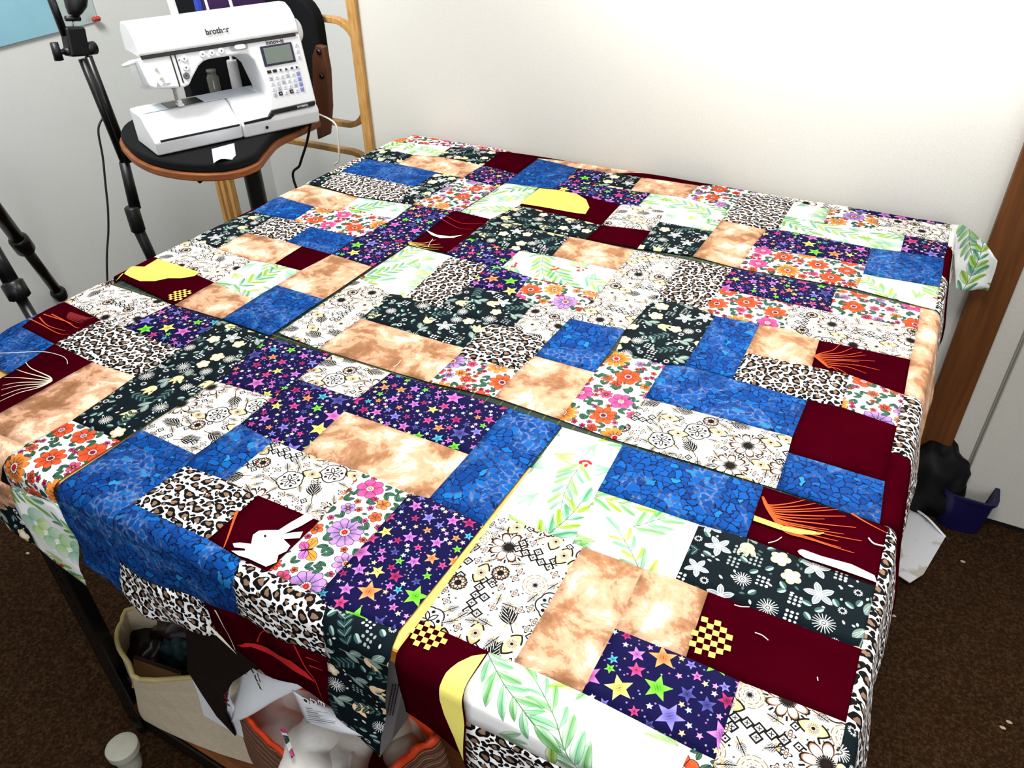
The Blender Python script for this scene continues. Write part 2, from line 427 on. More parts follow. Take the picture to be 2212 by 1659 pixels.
    def sand(x, y, R):
        f = polar(R, .12, 5, 0, 1); t.stamp(x, y, R * 1.1, outline(f, .6 * mm), (40, 34, 30))
        for k in range(5):
            t.stamp(x, y, R, outline(leaf(R * .66, R * .12), .55 * mm), K, rot=k * 1.2566); t.stamp(x + R * .62 * math.cos(k * 1.2566 + .63), y + R * .62 * math.sin(k * 1.2566 + .63), 3 * mm, circ(1.9 * mm), K)
    for k in range(9):
        q = t.place(21 * mm, 900, .93)
        if q: lotus(*q, rnd(19, 22) * mm, rnd(0, 1))
    for k in range(9):
        q = t.place(17 * mm, 600, .86)
        if q: feather(q[0] - 8 * mm, q[1], 26 * mm, rnd(0, 6))
    for k in range(6):
        q = t.place(18 * mm, 600, .84)
        if q: dcol(*q, rnd(-.3, .3) + PI / 2 * (k % 2))
    for k in range(4):
        q = t.place(16 * mm, 600, .9)
        if q: sand(*q, 16 * mm)
    for k in range(10):
        q = t.place(13 * mm, 600, .88)
        if q: web(*q, 13 * mm)
    for k in range(14):
        q = t.place(11 * mm, 600, .84)
        if q: eye(*q, 14 * mm, 8 * mm, rnd(-.3, .3))
    for k in range(70):
        q = t.place(5.4 * mm, 300, .88)
        if q:
            t.stamp(*q, 6 * mm, polar(5.2 * mm, .5, 4, 0, 2), K); t.stamp(*q, 6 * mm, polar(3.9 * mm, .5, 4, 0, 2), (250, 247, 240)); t.stamp(*q, 4 * mm, dia(2.4 * mm, 2.4 * mm), BR); t.stamp(*q, 4 * mm, dia(1.1 * mm, 1.1 * mm), (250, 240, 220))
    for k in range(16):
        q = t.place(10 * mm, 300, .9)
        if q: lotus(*q, rnd(9, 10.5) * mm, rnd(0, 3))
    for k in range(60):
        q = t.place(6.5 * mm, 300, .82)
        if q: feather(q[0], q[1], rnd(10, 13) * mm, rnd(0, 6.28))
    for k in range(40):
        q = t.place(4.6 * mm, 300, .85)
        if q: t.stamp(*q, 6 * mm, dia(4.8 * mm, 4.8 * mm), K, rot=.3); t.stamp(*q, 6 * mm, dia(3.0 * mm, 3.0 * mm), (250, 247, 240), rot=.3); t.stamp(*q, 6 * mm, dia(1.2 * mm, 1.2 * mm), K, rot=.3)
    for k in range(140):
        q = t.place(2.4 * mm, 120, .85)
        if q: t.stamp(*q, 3 * mm, circ(rnd(.6, 1.3) * mm), [TN, K, (90, 80, 70)][k % 3])
    return t
def white_tile():
    t = Tile(.36, (252, 252, 249)); gs = [(100, 170, 60), (76, 150, 104), (130, 180, 44), (90, 158, 86), (104, 176, 120), (150, 190, 60)]
    def lf(x, y, L, wd, rr, c, al):
        c = np.array(c, np.float32) / 255
        f = leaf(L, wd)
        t.stamp(x, y, L * 1.05, f, lambda a, b: c + (1 - c) * (np.clip(.08 + .4 * np.sin(a * 130 + 2) * np.cos(b * 700) + .35 * (b > 0), 0, .75))[..., None], alpha=al, rot=rr)
        t.stamp(x, y, L * 1.05, outline(f, .22 * mm), tuple(int(v * 150) for v in c), alpha=al * .7, rot=rr)
        t.stamp(x, y, L, seg(0, 0, L * .9, 0, .3 * mm), tuple(int(v * 170) for v in c), alpha=al * .8, rot=rr)
    def spray(x, y, rr, L, k):
        n = 6; px_, py_ = x, y; h = rr
        c = gs[k % len(gs)]; al = rnd(.7, .98)
        for i in range(n):
            st = L / n; nx, ny = px_ + st * math.cos(h), py_ + st * math.sin(h)
            t.stamp(px_, py_, st * 1.1, seg(0, 0, st, 0, .45 * mm), tuple(int(v * .6) for v in c), alpha=al, rot=h)
            for s_ in (-1, 1):
                l = L * rnd(.3, .46) * (1 - .07 * i); lf(px_, py_, l, l * rnd(.12, .19), h + s_ * rnd(.5, .8), gs[(k + (i % 2)) % len(gs)], al)
            px_, py_ = nx, ny; h += rnd(.02, .14)
        lf(px_, py_, L * .35, L * .06, h, c, al)
    def euc(x, y, rr, L):
        h = rr; px_, py_ = x, y
        for i in range(5):
            st = L / 5; nx, ny = px_ + st * math.cos(h), py_ + st * math.sin(h)
            t.stamp(px_, py_, st * 1.1, seg(0, 0, st, 0, .4 * mm), (90, 130, 100), alpha=.7, rot=h)
            for s_ in (-1, 1):
                R = L * rnd(.12, .16); a = h + s_ * 1.1
                c = np.array(gs[(i + 1) % 4], np.float32) / 255
                t.stamp(px_ + R * 1.1 * math.cos(a), py_ + R * 1.1 * math.sin(a), R * 1.2, elli(R, R * .82), lambda u, v: c + (1 - c) * np.clip(.35 + u / R * .4, 0, .8)[..., None], alpha=.6, rot=a)
                t.stamp(px_ + R * 1.1 * math.cos(a), py_ + R * 1.1 * math.sin(a), R * 1.2, outline(elli(R, R * .82), .2 * mm), (90, 140, 110), alpha=.6, rot=a)
            px_, py_ = nx, ny; h += .1
    for k in range(18):
        q = t.place(38 * mm, 1500, .84)
        if q:
            rr = rnd(0, 6.28); L = rnd(78, 96) * mm; x0, y0 = q[0] - L * .5 * math.cos(rr), q[1] - L * .5 * math.sin(rr)
            (euc if k % 6 == 5 else spray)(x0, y0, rr, L, *(() if k % 6 == 5 else (k,)))
            if k % 2 == 0:
                for j in range(5): t.stamp(x0 + rnd(-8, 10) * mm, y0 + rnd(-9, 9) * mm, 5 * mm, elli(3.3 * mm, 2.1 * mm), (190, 48, 34), rot=rnd(0, 3))
    for k in range(22):
        q = t.place(17 * mm, 300, .8)
        if q:
            rr = rnd(0, 6)
            for s_ in (-.35, 0, .4): lf(q[0] - 12 * mm * math.cos(rr), q[1] - 12 * mm * math.sin(rr), rnd(24, 32) * mm, 3.6 * mm, rr + s_, gs[(k + 2) % 6], .55)
    return t
TILES = {'S': star_tile(), 'C': flower_tile(), 'L': leopard_tile(), 'F': dark_tile(), 'E': boho_tile(), 'W': white_tile()}
NAMES = {'S': 'star_print', 'C': 'flower_print', 'L': 'leopard_print', 'F': 'dark_floral_print', 'E': 'line_art_print', 'W': 'leaf_print', 'B': 'blue_marble', 'T': 'tan_mottle', 'M': 'maroon_cotton'}
def cloth_base(name):
    m = NT(name, 0.85, 0.08)
    uv = m.n('ShaderNodeUVMap', uv_map='UVMap')
    return m, uv.outputs[0]
def weave(m, uv):
    nz = m.n('ShaderNodeTexNoise', i_Scale=35.0, i_Detail=3.0); m.lk(uv, nz.inputs['Vector'])
    m.bump(nz.outputs[0], 0.25, 0.004)
MAT = {}
for k, t in TILES.items():
    m, uv = cloth_base(NAMES[k])
    mp = m.n('ShaderNodeMapping'); q_ = 1 / (t.L * {'E': 1.2, 'F': 1.28, 'L': .92, 'W': 1.2, 'C': 1.25}.get(k, 1)); mp.inputs['Scale'].default_value = (q_, q_, 1); m.lk(uv, mp.inputs[0])
    im = m.n('ShaderNodeTexImage', image=t.image(NAMES[k])); m.lk(mp.outputs[0], im.inputs[0]); m.color(im.outputs[0]); weave(m, uv); MAT[k] = m.m
# blue pebble marble
m, uv = cloth_base(NAMES['B'])
nz = m.n('ShaderNodeTexNoise', i_Scale=34.0, i_Detail=5.0, i_Roughness=.6); m.lk(uv, nz.inputs['Vector'])
dv = m.n('ShaderNodeVectorMath', operation='SCALE'); dv.inputs['Scale'].default_value = .030; m.lk(nz.outputs['Color'], dv.inputs[0])
ad = m.n('ShaderNodeVectorMath', operation='ADD'); m.lk(uv, ad.inputs[0]); m.lk(dv.outputs[0], ad.inputs[1])
vc = m.n('ShaderNodeTexVoronoi', feature='F1', voronoi_dimensions='2D', i_Scale=88.0); m.lk(ad.outputs[0], vc.inputs['Vector'])
vd = m.n('ShaderNodeTexVoronoi', feature='DISTANCE_TO_EDGE', voronoi_dimensions='2D', i_Scale=88.0); m.lk(ad.outputs[0], vd.inputs['Vector'])
sep = m.n('ShaderNodeSeparateColor'); m.lk(vc.outputs['Color'], sep.inputs[0])
cell = m.ramp(sep.outputs[0], [(0.0, srgb(6, 52, 118)), (0.35, srgb(8, 66, 138)), (0.8, srgb(12, 78, 154)), (0.96, srgb(12, 94, 168)), (1.0, srgb(40, 134, 196))])
big = m.n('ShaderNodeTexNoise', i_Scale=9.0, i_Detail=6.0, i_Distortion=1.6, i_Roughness=.6); m.lk(uv, big.inputs['Vector'])
fine = m.n('ShaderNodeTexNoise', i_Scale=140.0, i_Detail=3.0); m.lk(uv, fine.inputs['Vector'])
back = m.mix(m.ramp(big.outputs[0], [(0.50, (0, 0, 0, 1)), (0.57, (1, 1, 1, 1))]), m.ramp(fine.outputs[0], [(0.4, srgb(8, 16, 48)), (0.65, srgb(26, 42, 90))]), m.ramp(fine.outputs[0], [(0.35, srgb(40, 68, 118)), (0.65, srgb(92, 118, 168))]))
wid = m.math('ADD', m.math('MULTIPLY', big.outputs[0], .34), -.085)
mask = m.ramp(m.math('SUBTRACT', vd.outputs['Distance'], wid), [(0.0, (0, 0, 0, 1)), (0.035, (1, 1, 1, 1))])
m.color(m.mix(mask, back, cell)); weave(m, uv); MAT['B'] = m.m
# tan mottle
m, uv = cloth_base(NAMES['T'])
nz = m.n('ShaderNodeTexNoise', i_Scale=17.0, i_Detail=9.0, i_Roughness=.66, i_Distortion=.35); m.lk(uv, nz.inputs['Vector'])
m.color(m.ramp(nz.outputs[0], [(0.36, srgb(140, 98, 68)), (0.45, srgb(172, 126, 94)), (0.47, srgb(208, 158, 126)), (0.55, srgb(222, 176, 144)), (0.57, srgb(240, 214, 180)), (0.66, srgb(250, 234, 206))])); weave(m, uv); MAT['T'] = m.m
# maroon
m, uv = cloth_base(NAMES['M']); m.b.inputs['Specular IOR Level'].default_value = 0.0
nz = m.n('ShaderNodeTexNoise', i_Scale=9.0, i_Detail=4.0); m.lk(uv, nz.inputs['Vector'])
m.color(m.ramp(nz.outputs[0], [(0.3, srgb(46, 0, 8)), (0.7, srgb(56, 1, 11))])); weave(m, uv); MAT['M'] = m.m
PATCH_LABEL = {'S': 'navy patch with coloured stars', 'C': 'white patch with orange, pink and purple flowers', 'L': 'leopard print patch', 'F': 'dark green floral patch', 'E': 'cream patch with black line drawings',
               'W': 'white patch with green leaf sprays', 'B': 'blue marbled patch', 'T': 'mottled tan patch', 'M': 'plain maroon patch'}

# ------------------------------------------------------------------ how the cloth lies on and hangs from the table: flat (u, v) -> 3-D
XL, XR, YF, YB, FR = -1.41, 0.068, 0.395, 1.88, 0.017
def drape(u, v):
    ex = u - XR if u > XR else (u - XL if u < XL else 0.0)
    ey = v - YB if v > YB else (v - YF if v < YF else 0.0)
    s = math.hypot(ex, ey)
    wz = 0.0022 + 0.0014 * mnoise.noise((u * 5, v * 5, 3.1)) + 0.0009 * mnoise.noise((u * 14, v * 14, 1.7))
    if s < 1e-9: return Vector((u, v, wz))
    nx, ny = ex / s, ey / s
    bx, by = min(max(u, XL), XR), min(max(v, YF), YB)
    q = FR * PI / 2
    if s < q:
        a = s / FR; out = FR * math.sin(a); z = -FR * (1 - math.cos(a))
        return Vector((bx + nx * (out + wz * math.sin(a)), by + ny * (out + wz * math.sin(a)), z + wz * math.cos(a)))
    Lh = s - q; k = min(1, Lh / .12); fl = .17 if nx > .5 else (.03 if ny < -.5 else .12)
    corner = abs(nx * ny) * 2
    wave = (.35 if nx > .5 else .55) * k * (.011 * math.sin((u if abs(ny) > abs(nx) else v) * 23 + 1.3) + .006 * math.sin((u + v) * 47)) + corner * .03 * k
    out = FR + fl * Lh + wave + wz
    return Vector((bx + nx * out, by + ny * out, -FR - Lh * math.sqrt(1 - fl * fl)))
def inv(p):
    P = Zp(p, 0.002); u, v = P.x, P.y
    if v < YF:
        Q = Yp(p, YF - FR - .012); u = Q.x; v = YF - (FR * PI / 2 + max(0, -Q.z - FR))
        if u > XR: u = XR
    elif XL <= u <= XR and v <= YB: return u, v
    u = min(max(u, XL - .2), XR + .012); v = min(v, YB + .012)
    tgt = np.array(p, float)
    for _ in range(14):
        r = pj(drape(u, v)) - tgt
        if abs(r).max() < .2: break
        h = 1e-4
        J = np.stack([(pj(drape(u + h, v)) - pj(drape(u - h, v))) / (2 * h), (pj(drape(u, v + h)) - pj(drape(u, v - h))) / (2 * h)], 1)
        try: d = np.linalg.solve(J.T @ J + np.eye(2) * 400, -J.T @ r)
        except Exception: break
        d = np.clip(d, -.03, .03); u += d[0]; v += d[1]
    return u, v
def flat(p):
    if p[0] == 'R': u, v = inv(p[1:]); return XR + .17, v
    if p[0] == 'F': u, v = inv(p[1:]); return u, YF - .2
    if p[0] == 'K': u, v = inv(p[1:]); return u, YB + .11
    if p[0] == 'L': u, v = inv(p[1:]); return XL - .11, v
    if p[0] == 'U': return p[1], p[2]
    return inv(p)
def cross2(ax, ay, bx, by): return ax * by - ay * bx
def edge_dist(x, y, poly):
    best = 9
    for i in range(len(poly)):
        ax, ay = poly[i]; bx, by = poly[(i + 1) % len(poly)]; vx, vy = bx - ax, by - ay; q = vx * vx + vy * vy + 1e-12
        t = min(1, max(0, ((x - ax) * vx + (y - ay) * vy) / q)); best = min(best, math.hypot(x - ax - t * vx, y - ay - t * vy))
    return best
def cloth_mesh(poly, step=.014, lift=0.0, seam=.0016, rot=0.0, off=(0, 0), inset=True):
    bm = bmesh.new(); vs = [bm.verts.new((x, y, 0)) for x, y in poly]; f = bm.faces.new(vs)
    if f.normal.z < 0 or sum(cross2(*poly[i], *poly[(i + 1) % len(poly)]) for i in range(len(poly))) < 0: f.normal_flip()
    f.normal_update()
    if inset:
        try: bmesh.ops.inset_region(bm, faces=[f], thickness=.0035, use_even_offset=True)
        except Exception: pass
    xs = [p[0] for p in poly]; ys = [p[1] for p in poly]
    def cuts(lo, hi, E0, E1):
        c = [lo + (hi - lo) * k / max(1, int((hi - lo) / step)) for k in range(1, int((hi - lo) / step))]
        for e, s_ in ((E0, -1), (E1, 1)): c += [e + s_ * FR * PI / 2 * k / 5 for k in range(6)]
        return [x for x in c if lo + 1e-4 < x < hi - 1e-4]
    for c in cuts(min(xs), max(xs), XL, XR): bmesh.ops.bisect_plane(bm, geom=bm.verts[:] + bm.edges[:] + bm.faces[:], plane_co=(c, 0, 0), plane_no=(1, 0, 0))
    for c in cuts(min(ys), max(ys), YF, YB): bmesh.ops.bisect_plane(bm, geom=bm.verts[:] + bm.edges[:] + bm.faces[:], plane_co=(0, c, 0), plane_no=(0, 1, 0))
    uvl = bm.loops.layers.uv.new('UVMap'); cr, sr = math.cos(rot), math.sin(rot)
    for fc in bm.faces:
        for l in fc.loops:
            x, y, _ = l.vert.co; l[uvl].uv = (x * cr - y * sr + off[0], x * sr + y * cr + off[1])
    for v in bm.verts:
        x, y = v.co.x, v.co.y
        d = edge_dist(x, y, poly) if seam else 1
        P = drape(x, y)
        h = 2e-4; n = (drape(x + h, y) - drape(x - h, y)).cross(drape(x, y + h) - drape(x, y - h)).normalized()
        v.co = P + n * (lift - (seam * max(0, 1 - d / .0035) if seam else 0))
    return bm

# every block: label, and its patches as (fabric, outline). An outline point is a traced spot on the cloth; R, F, K, L run the patch over the right, front, back, left edge
BLOCKS = [
 ('patchwork block with a white rabbit print at its front, hanging over the front edge', 'RF', [
  ('S', [(579, 728), (718, 765), (642, 819), (589, 858), (466, 822)]),
  ('S', [(642, 819), (771, 859), (651, 974), (519, 914), (589, 858)]),
  ('E', [(466, 822), (589, 858), (519, 914), (421, 979), (304, 926)]),
  ('E', [(718, 765), (843, 803), (771, 859), (642, 819)]),
  ('S', [(843, 803), (1098, 879), (1012, 980), (743, 887)]),
  ('T', [(743, 887), (1012, 980), (927, 1075), (651, 974)]),
  ('B', [(1088, 881), (1213, 918), (1045, 1131), (927, 1075), (1012, 980)]),
  ('B', [(304, 926), (421, 979), (400, 1003), (285, 1086), (262, 1099), (257, 1217), (273, 1294), (180, 1222), (130, 1115), (122, 1055)]),
  ('B', [(513, 915), (589, 951), (487, 1035), (403, 1001), (421, 979)]),
  ('L', [(400, 1003), (487, 1035), (556, 1068), (449, 1163), (285, 1086)]),
  ('E', [(589, 951), (651, 974), (782, 1018), (690, 1124), (556, 1068), (487, 1035)]),
  ('M', [(556, 1068), (690, 1124), (577, 1234), (521, 1206), (449, 1163)]),
  ('C', [(782, 1018), (884, 1066), (686, 1283), (577, 1234), (690, 1124)]),
  ('S', [(884, 1058), (927, 1075), (1045, 1131), (862, 1360), (704, 1306), (686, 1283)]),
  ('B', [(262, 1099), (285, 1086), (449, 1163), (521, 1206), (503, 1250), (513, 1329), (437, 1302), (257, 1217)]),
  ('L', [(257, 1217), (437, 1302), (455, 1345), (475, 1379), (380, 1350), (305, 1331), (273, 1294)]),
  ('L', [(521, 1206), (577, 1234), (686, 1283), (704, 1306), (697, 1350), (703, 1421), (515, 1330), (503, 1250)]),
  ('M', [(437, 1302), (515, 1330), (703, 1421), (714, 1530), (640, 1480), (533, 1425), (475, 1379), (455, 1345)]),
  ('F', [(704, 1306), (862, 1360), (842, 1420), (830, 1520), (819, 1637), (725, 1552), (714, 1530), (703, 1421), (697, 1350)]),
 ]),
 ('patchwork block with two yellow checked ovals, over the front right corner', 'RF', [
  ('W', [(1215, 922), (1345, 960), (1291, 1059), (1237, 1172), (1073, 1111)]),
  ('W', [(1291, 1059), (1510, 1132), (1460, 1249), (1390, 1227), (1237, 1172)]),
  ('B', [(1345, 960), (1650, 1050), (1612, 1160), (1510, 1132), (1291, 1059)]),
  ('M', [(1650, 1050), (1919, 1138), (1893, 1264), (1614, 1160)]),
  ('F', [(1510, 1132), (1893, 1264), (1861, 1401), (1530, 1277), (1460, 1249)]),
  ('T', [(1259, 1181), (1390, 1227), (1257, 1495), (1110, 1429)]),
  ('E', [(1073, 1111), (1259, 1181), (1110, 1429), (1057, 1407), (908, 1340)]),
  ('T', [(1390, 1227), (1530, 1277), (1482, 1418), (1329, 1357)]),
  ('M', [(1530, 1277), (1861, 1401), (1828, 1560), (1598, 1470), (1482, 1418)]),
  ('S', [(1329, 1357), (1482, 1418), (1598, 1470), (1545, 1640), (1493, 1616), (1257, 1495)]),
  ('E', [(1598, 1470), (1828, 1560), (1822, 1590), ('F', 1806, 1640), ('F', 1540, 1648), (1545, 1640)]),
  ('M', [(908, 1340), (1057, 1407), (1006, 1482), (1006, 1561), (1008, 1665), (990, 1628), (876, 1539), (863, 1492), (854, 1450), (857, 1409)]),
  ('W', [(1057, 1407), (1110, 1429), (1257, 1495), (1493, 1616), (1468, 1668), (1440, 1720), (1205, 1657), (1006, 1561), (1006, 1482)]),
  ('L', [(1006, 1561), (1205, 1657), (1440, 1720), (1420, 1800), (1008, 1700), (1008, 1665)]),
  ('C', [(1493, 1616), (1545, 1640), (1540, 1660), ('F', 1540, 1660), ('F', 1450, 1660), (1468, 1668)]),
  ('L', [(1919, 1138), ('R', 1919, 1138), ('R', 1828, 1560), (1828, 1560), (1861, 1401), (1893, 1264)]),
  ('F', [(1828, 1560), ('R', 1828, 1560), ('U', .2, .33), ('U', .07, .3), (1822, 1600)]),
 ]),
 ('patchwork block with a white leaf patch hanging to a point at the front left', 'RF', [
  ('E', [(218, 608), (370, 657), (266, 707), (218, 691), (130, 655)]),
  ('M', [(130, 655), (218, 691), (117, 743), (47, 706)]),
  ('S', [(370, 657), (475, 691), (390, 752), (268, 707)]),
  ('L', [(218, 691), (268, 707), (390, 752), (293, 812), (199, 782), (117, 743)]),
  ('F', [(475, 691), (579, 728), (463, 824), (345, 785), (390, 752)]),
  ('F', [(345, 785), (463, 824), (259, 952), (155, 908), (293, 812)]),
  ('B', [(47, 706), (117, 743), (20, 808), (-60, 770)]),
  ('M', [(117, 743), (199, 782), (-10, 897), (-80, 862), (20, 808)]),
  ('T', [(199, 782), (293, 812), (155, 908), (54, 960), (-50, 920)]),
  ('T', [(54, 960), (155, 908), (9, 1000), (0, 1040), (20, 1050), (33, 1096), ('F', -60, 1010), (-50, 920)]),
  ('C', [(155, 908), (259, 952), (120, 1045), (123, 1088), (60, 1066), (20, 1050), (9, 1000)]),
  ('W', [(20, 1050), (60, 1066), (123, 1088), (158, 1154), (186, 1266), (76, 1178), (40, 1103), (33, 1096)]),
  ('E', [(218, 608), (130, 655), ('U', -1.52, 1.10), ('U', -1.52, 1.22)]),
  ('M', [(130, 655), (47, 706), ('U', -1.52, 1.0), ('U', -1.52, 1.10)]),
  ('B', [(47, 706), (-60, 770), ('U', -1.52, .85), ('U', -1.52, 1.0)]),
  ('F', [(-40, 1060), (33, 1096), (76, 1178), (0, 1134), (-60, 1110)]),
 ]),
 ('patchwork block whose long blue and maroon patches fill the right centre of the table', 'M', [
  ('L', [(1478, 559), (1583, 578), (1523, 667), (1415, 643)]),
  ('S', [(1583, 578), (1806, 620), (1792, 673), (1712, 655), (1554, 622)]),
  ('C', [(1554, 622), (1712, 655), (1694, 707), (1545, 682), (1523, 667)]),
  ('C', [(1806, 620), (1989, 664), (1983, 709), (1792, 673)]),
  ('E', [(1712, 655), (1792, 673), (1983, 709), (1967, 776), (1770, 733), (1694, 707)]),
  ('B', [(1545, 682), (1694, 707), (1640, 701), (1583, 817), (1478, 789)]),
  ('T', [(1694, 707), (1770, 733), (1754, 789), (1611, 761), (1640, 701)]),
  ('M', [(1770, 733), (1967, 776), (1954, 851), (1835, 808), (1754, 789)]),
  ('F', [(1415, 643), (1523, 667), (1545, 682), (1478, 789), (1437, 788), (1331, 755), (1350, 712)]),
  ('C', [(1331, 755), (1437, 788), (1392, 858), (1331, 948), (1209, 904), (1282, 804)]),
  ('B', [(1437, 788), (1478, 789), (1583, 817), (1745, 863), (1712, 942), (1392, 858)]),
  ('L', [(1611, 761), (1754, 789), (1835, 808), (1818, 878), (1745, 863), (1583, 817)]),
  ('C', [(1835, 808), (1954, 851), (1938, 919), (1818, 878)]),
  ('E', [(1392, 858), (1712, 942), (1677, 1053), (1331, 948)]),
  ('M', [(1745, 863), (1818, 878), (1938, 919), (1926, 975), (1912, 1038), (1703, 976), (1712, 942)]),
  ('B', [(1703, 976), (1912, 1038), (1901, 1129), (1677, 1053)]),
  ('T', [(1989, 664), ('R', 1989, 664), ('R', 1954, 851), (1954, 851), (1967, 776), (1983, 709)]),
  ('L', [(1954, 851), ('R', 1954, 851), ('R', 1926, 975), (1926, 975), (1938, 919)]),
  ('M', [(1926, 975), ('R', 1926, 975), ('R', 1919, 1130), (1919, 1133), (1901, 1129), (1912, 1038)]),
 ]),
 ('patchwork block at the centre of the table, with a maroon patch at its far corner', 'M', [
  ('M', [(980, 455), (1059, 473), (966, 545), (882, 529)]),
  ('F', [(1059, 473), (1230, 510), (1192, 553), (1122, 541), (1008, 513)]),
  ('S', [(1008, 513), (1122, 541), (1083, 578), (1053, 573), (966, 545)]),
  ('T', [(1230, 510), (1374, 540), (1333, 583), (1192, 553)]),
  ('W', [(1122, 541), (1192, 553), (1333, 583), (1295, 632), (1144, 598), (1083, 578)]),
  ('W', [(882, 529), (986, 556), (878, 638), (843, 634), (777, 600)]),
  ('L', [(966, 550), (986, 556), (1053, 573), (1011, 616), (946, 662), (878, 638)]),
  ('S', [(1053, 573), (1083, 578), (1144, 598), (1113, 638), (1011, 616)]),
  ('C', [(1144, 598), (1295, 632), (1252, 672), (1154, 655), (1113, 638)]),
  ('E', [(1374, 540), (1478, 559), (1415, 643), (1350, 712), (1232, 687), (1252, 672), (1295, 632), (1333, 583)]),
  ('E', [(1154, 655), (1252, 672), (1232, 687), (1183, 737), (1108, 706)]),
  ('F', [(843, 634), (878, 638), (946, 662), (1058, 698), (1002, 750), (780, 687)]),
  ('F', [(1011, 616), (1113, 638), (1154, 655), (1108, 706), (1058, 698), (946, 662)]),
  ('E', [(777, 600), (843, 634), (780, 687), (688, 752), (601, 719)]),
  ('T', [(780, 687), (1002, 750), (927, 824), (688, 752)]),
  ('L', [(1058, 698), (1108, 706), (1183, 737), (1155, 768), (1120, 799), (988, 766), (1002, 750)]),
  ('C', [(988, 766), (1120, 799), (1067, 856), (927, 824)]),
  ('B', [(1232, 687), (1350, 712), (1284, 804), (1155, 768), (1183, 737)]),
  ('T', [(1155, 768), (1284, 804), (1209, 904), (1067, 856), (1120, 799)]),
 ]),
 ('patchwork block at the left edge with a big yellow wave print on maroon', 'M', [
  ('S', [(891, 442), (980, 456), (880, 528), (771, 512), (853, 471)]),
  ('S', [(771, 512), (880, 528), (803, 576), (717, 549)]),
  ('W', [(774, 427), (891, 442), (853, 471), (736, 455)]),
  ('T', [(660, 397), (774, 427), (736, 455), (679, 446), (600, 423)]),
  ('B', [(600, 423), (679, 446), (635, 475), (545, 456)]),
  ('C', [(679, 446), (736, 455), (853, 471), (792, 511), (771, 512), (671, 489), (635, 475)]),
  ('F', [(545, 456), (590, 468), (532, 502), (468, 537), (408, 518)]),
  ('L', [(590, 468), (635, 475), (671, 489), (619, 522), (532, 502)]),
  ('B', [(671, 489), (771, 512), (717, 549), (652, 532), (619, 522)]),
  ('T', [(532, 502), (619, 522), (652, 532), (593, 569), (545, 563), (468, 537)]),
  ('M', [(652, 532), (717, 549), (649, 584), (593, 569)]),
  ('E', [(408, 518), (468, 537), (545, 563), (463, 610), (320, 560)]),
  ('T', [(717, 549), (803, 576), (699, 646), (598, 616), (649, 584)]),
  ('W', [(545, 563), (593, 569), (649, 584), (598, 616), (547, 646), (463, 615)]),
  ('M', [(320, 560), (463, 610), (377, 658), (218, 606)]),
  ('T', [(463, 615), (547, 646), (480, 688), (377, 658)]),
  ('B', [(598, 616), (699, 646), (582, 725), (480, 688), (547, 646)]),
  ('M', [(600, 423), (545, 456), (408, 518), (320, 560), (218, 606), ('L', 218, 606), ('L', 600, 423)]),
 ]),
 ('patchwork block at the far right corner, mostly white leaves and starry navy', 'M', [
  ('L', [(1601, 415), (1716, 434), (1695, 469), (1681, 494), (1655, 495), (1561, 474)]),
  ('T', [(1559, 475), (1655, 495), (1626, 530), (1596, 578), (1495, 552)]),
  ('E', [('U', -.36, YB + .005), ('U', -.13, YB + .01), ('K', 1800, 441), ('K', 1614, 412)]),
  ('S', [('U', -.13, YB + .01), ('U', .068, YB + .0), ('U', .068, YB + .1), ('K', 1800, 441)]),
  ('E', [(1601, 415), ('U', -.36, YB + .005), ('U', -.13, YB + .01), (1833, 452), (1793, 451), (1716, 434)]),
  ('S', [('U', -.13, YB + .01), ('U', .068, YB), (2057, 484), (1899, 467), (1833, 452)]),
  ('W', [(1716, 434), (1793, 451), (1779, 482), (1695, 469)]),
  ('W', [(1695, 469), (1779, 482), (1894, 494), (1955, 507), (1946, 542), (1883, 535), (1681, 494)]),
  ('C', [(1793, 451), (1833, 452), (1899, 467), (1894, 494), (1779, 482)]),
  ('E', [(1899, 467), (2057, 484), (2050, 524), (1955, 507), (1894, 494)]),
  ('S', [(1655, 495), (1681, 494), (1883, 535), (1871, 571), (1626, 530)]),
  ('S', [(1955, 507), (2050, 524), (2041, 557), (1946, 542)]),
  ('B', [(1883, 535), (1946, 542), (2041, 557), (2036, 593), (2031, 620), (1865, 590)]),
  ('C', [(1626, 530), (1871, 571), (1865, 590), (1851, 623), (1596, 578)]),
  ('W', [(1865, 590), (2031, 620), (2021, 668), (1989, 660), (1851, 623)]),
  ('W', [(2057, 484), ('U', .068, YB), ('U', .2, YB), ('R', 2048, 530), (2048, 530)]),
  ('M', [(2048, 530), ('R', 2048, 530), ('R', 2036, 593), (2036, 593), (2041, 557)]),
  ('L', [(2036, 593), ('R', 2036, 593), ('R', 2021, 668), (2021, 668), (2031, 620)]),
 ]),
 ('patchwork block along the far edge with a half yellow oval on maroon', 'M', [
  ('W', [(1091, 395), (1163, 405), (1122, 443), (1059, 473), (995, 457)]),
  ('B', [(1163, 342), (1246, 362), (1225, 388), (1195, 407), (1163, 405), (1091, 395)]),
  ('S', [(1246, 362), (1308, 371), (1280, 398), (1225, 388)]),
  ('F', [(1308, 371), (1385, 383), (1362, 411), (1280, 398)]),
  ('S', [(1225, 388), (1280, 398), (1362, 411), (1406, 417), (1380, 443), (1340, 441), (1195, 407)]),
  ('T', [(1385, 383), (1510, 400), (1482, 427), (1406, 417), (1362, 411)]),
  ('T', [(1163, 342), ('U', -.87, YB + .005), ('U', -.66, YB + .008), (1336, 373), (1308, 371), (1246, 362)]),
  ('M', [(1336, 373), ('U', -.66, YB + .008), ('U', -.46, YB + .008), (1510, 400), (1385, 383)]),
  ('C', [(1510, 400), ('U', -.46, YB + .008), ('U', -.35, YB + .008), (1608, 416), (1577, 453), (1482, 427)]),
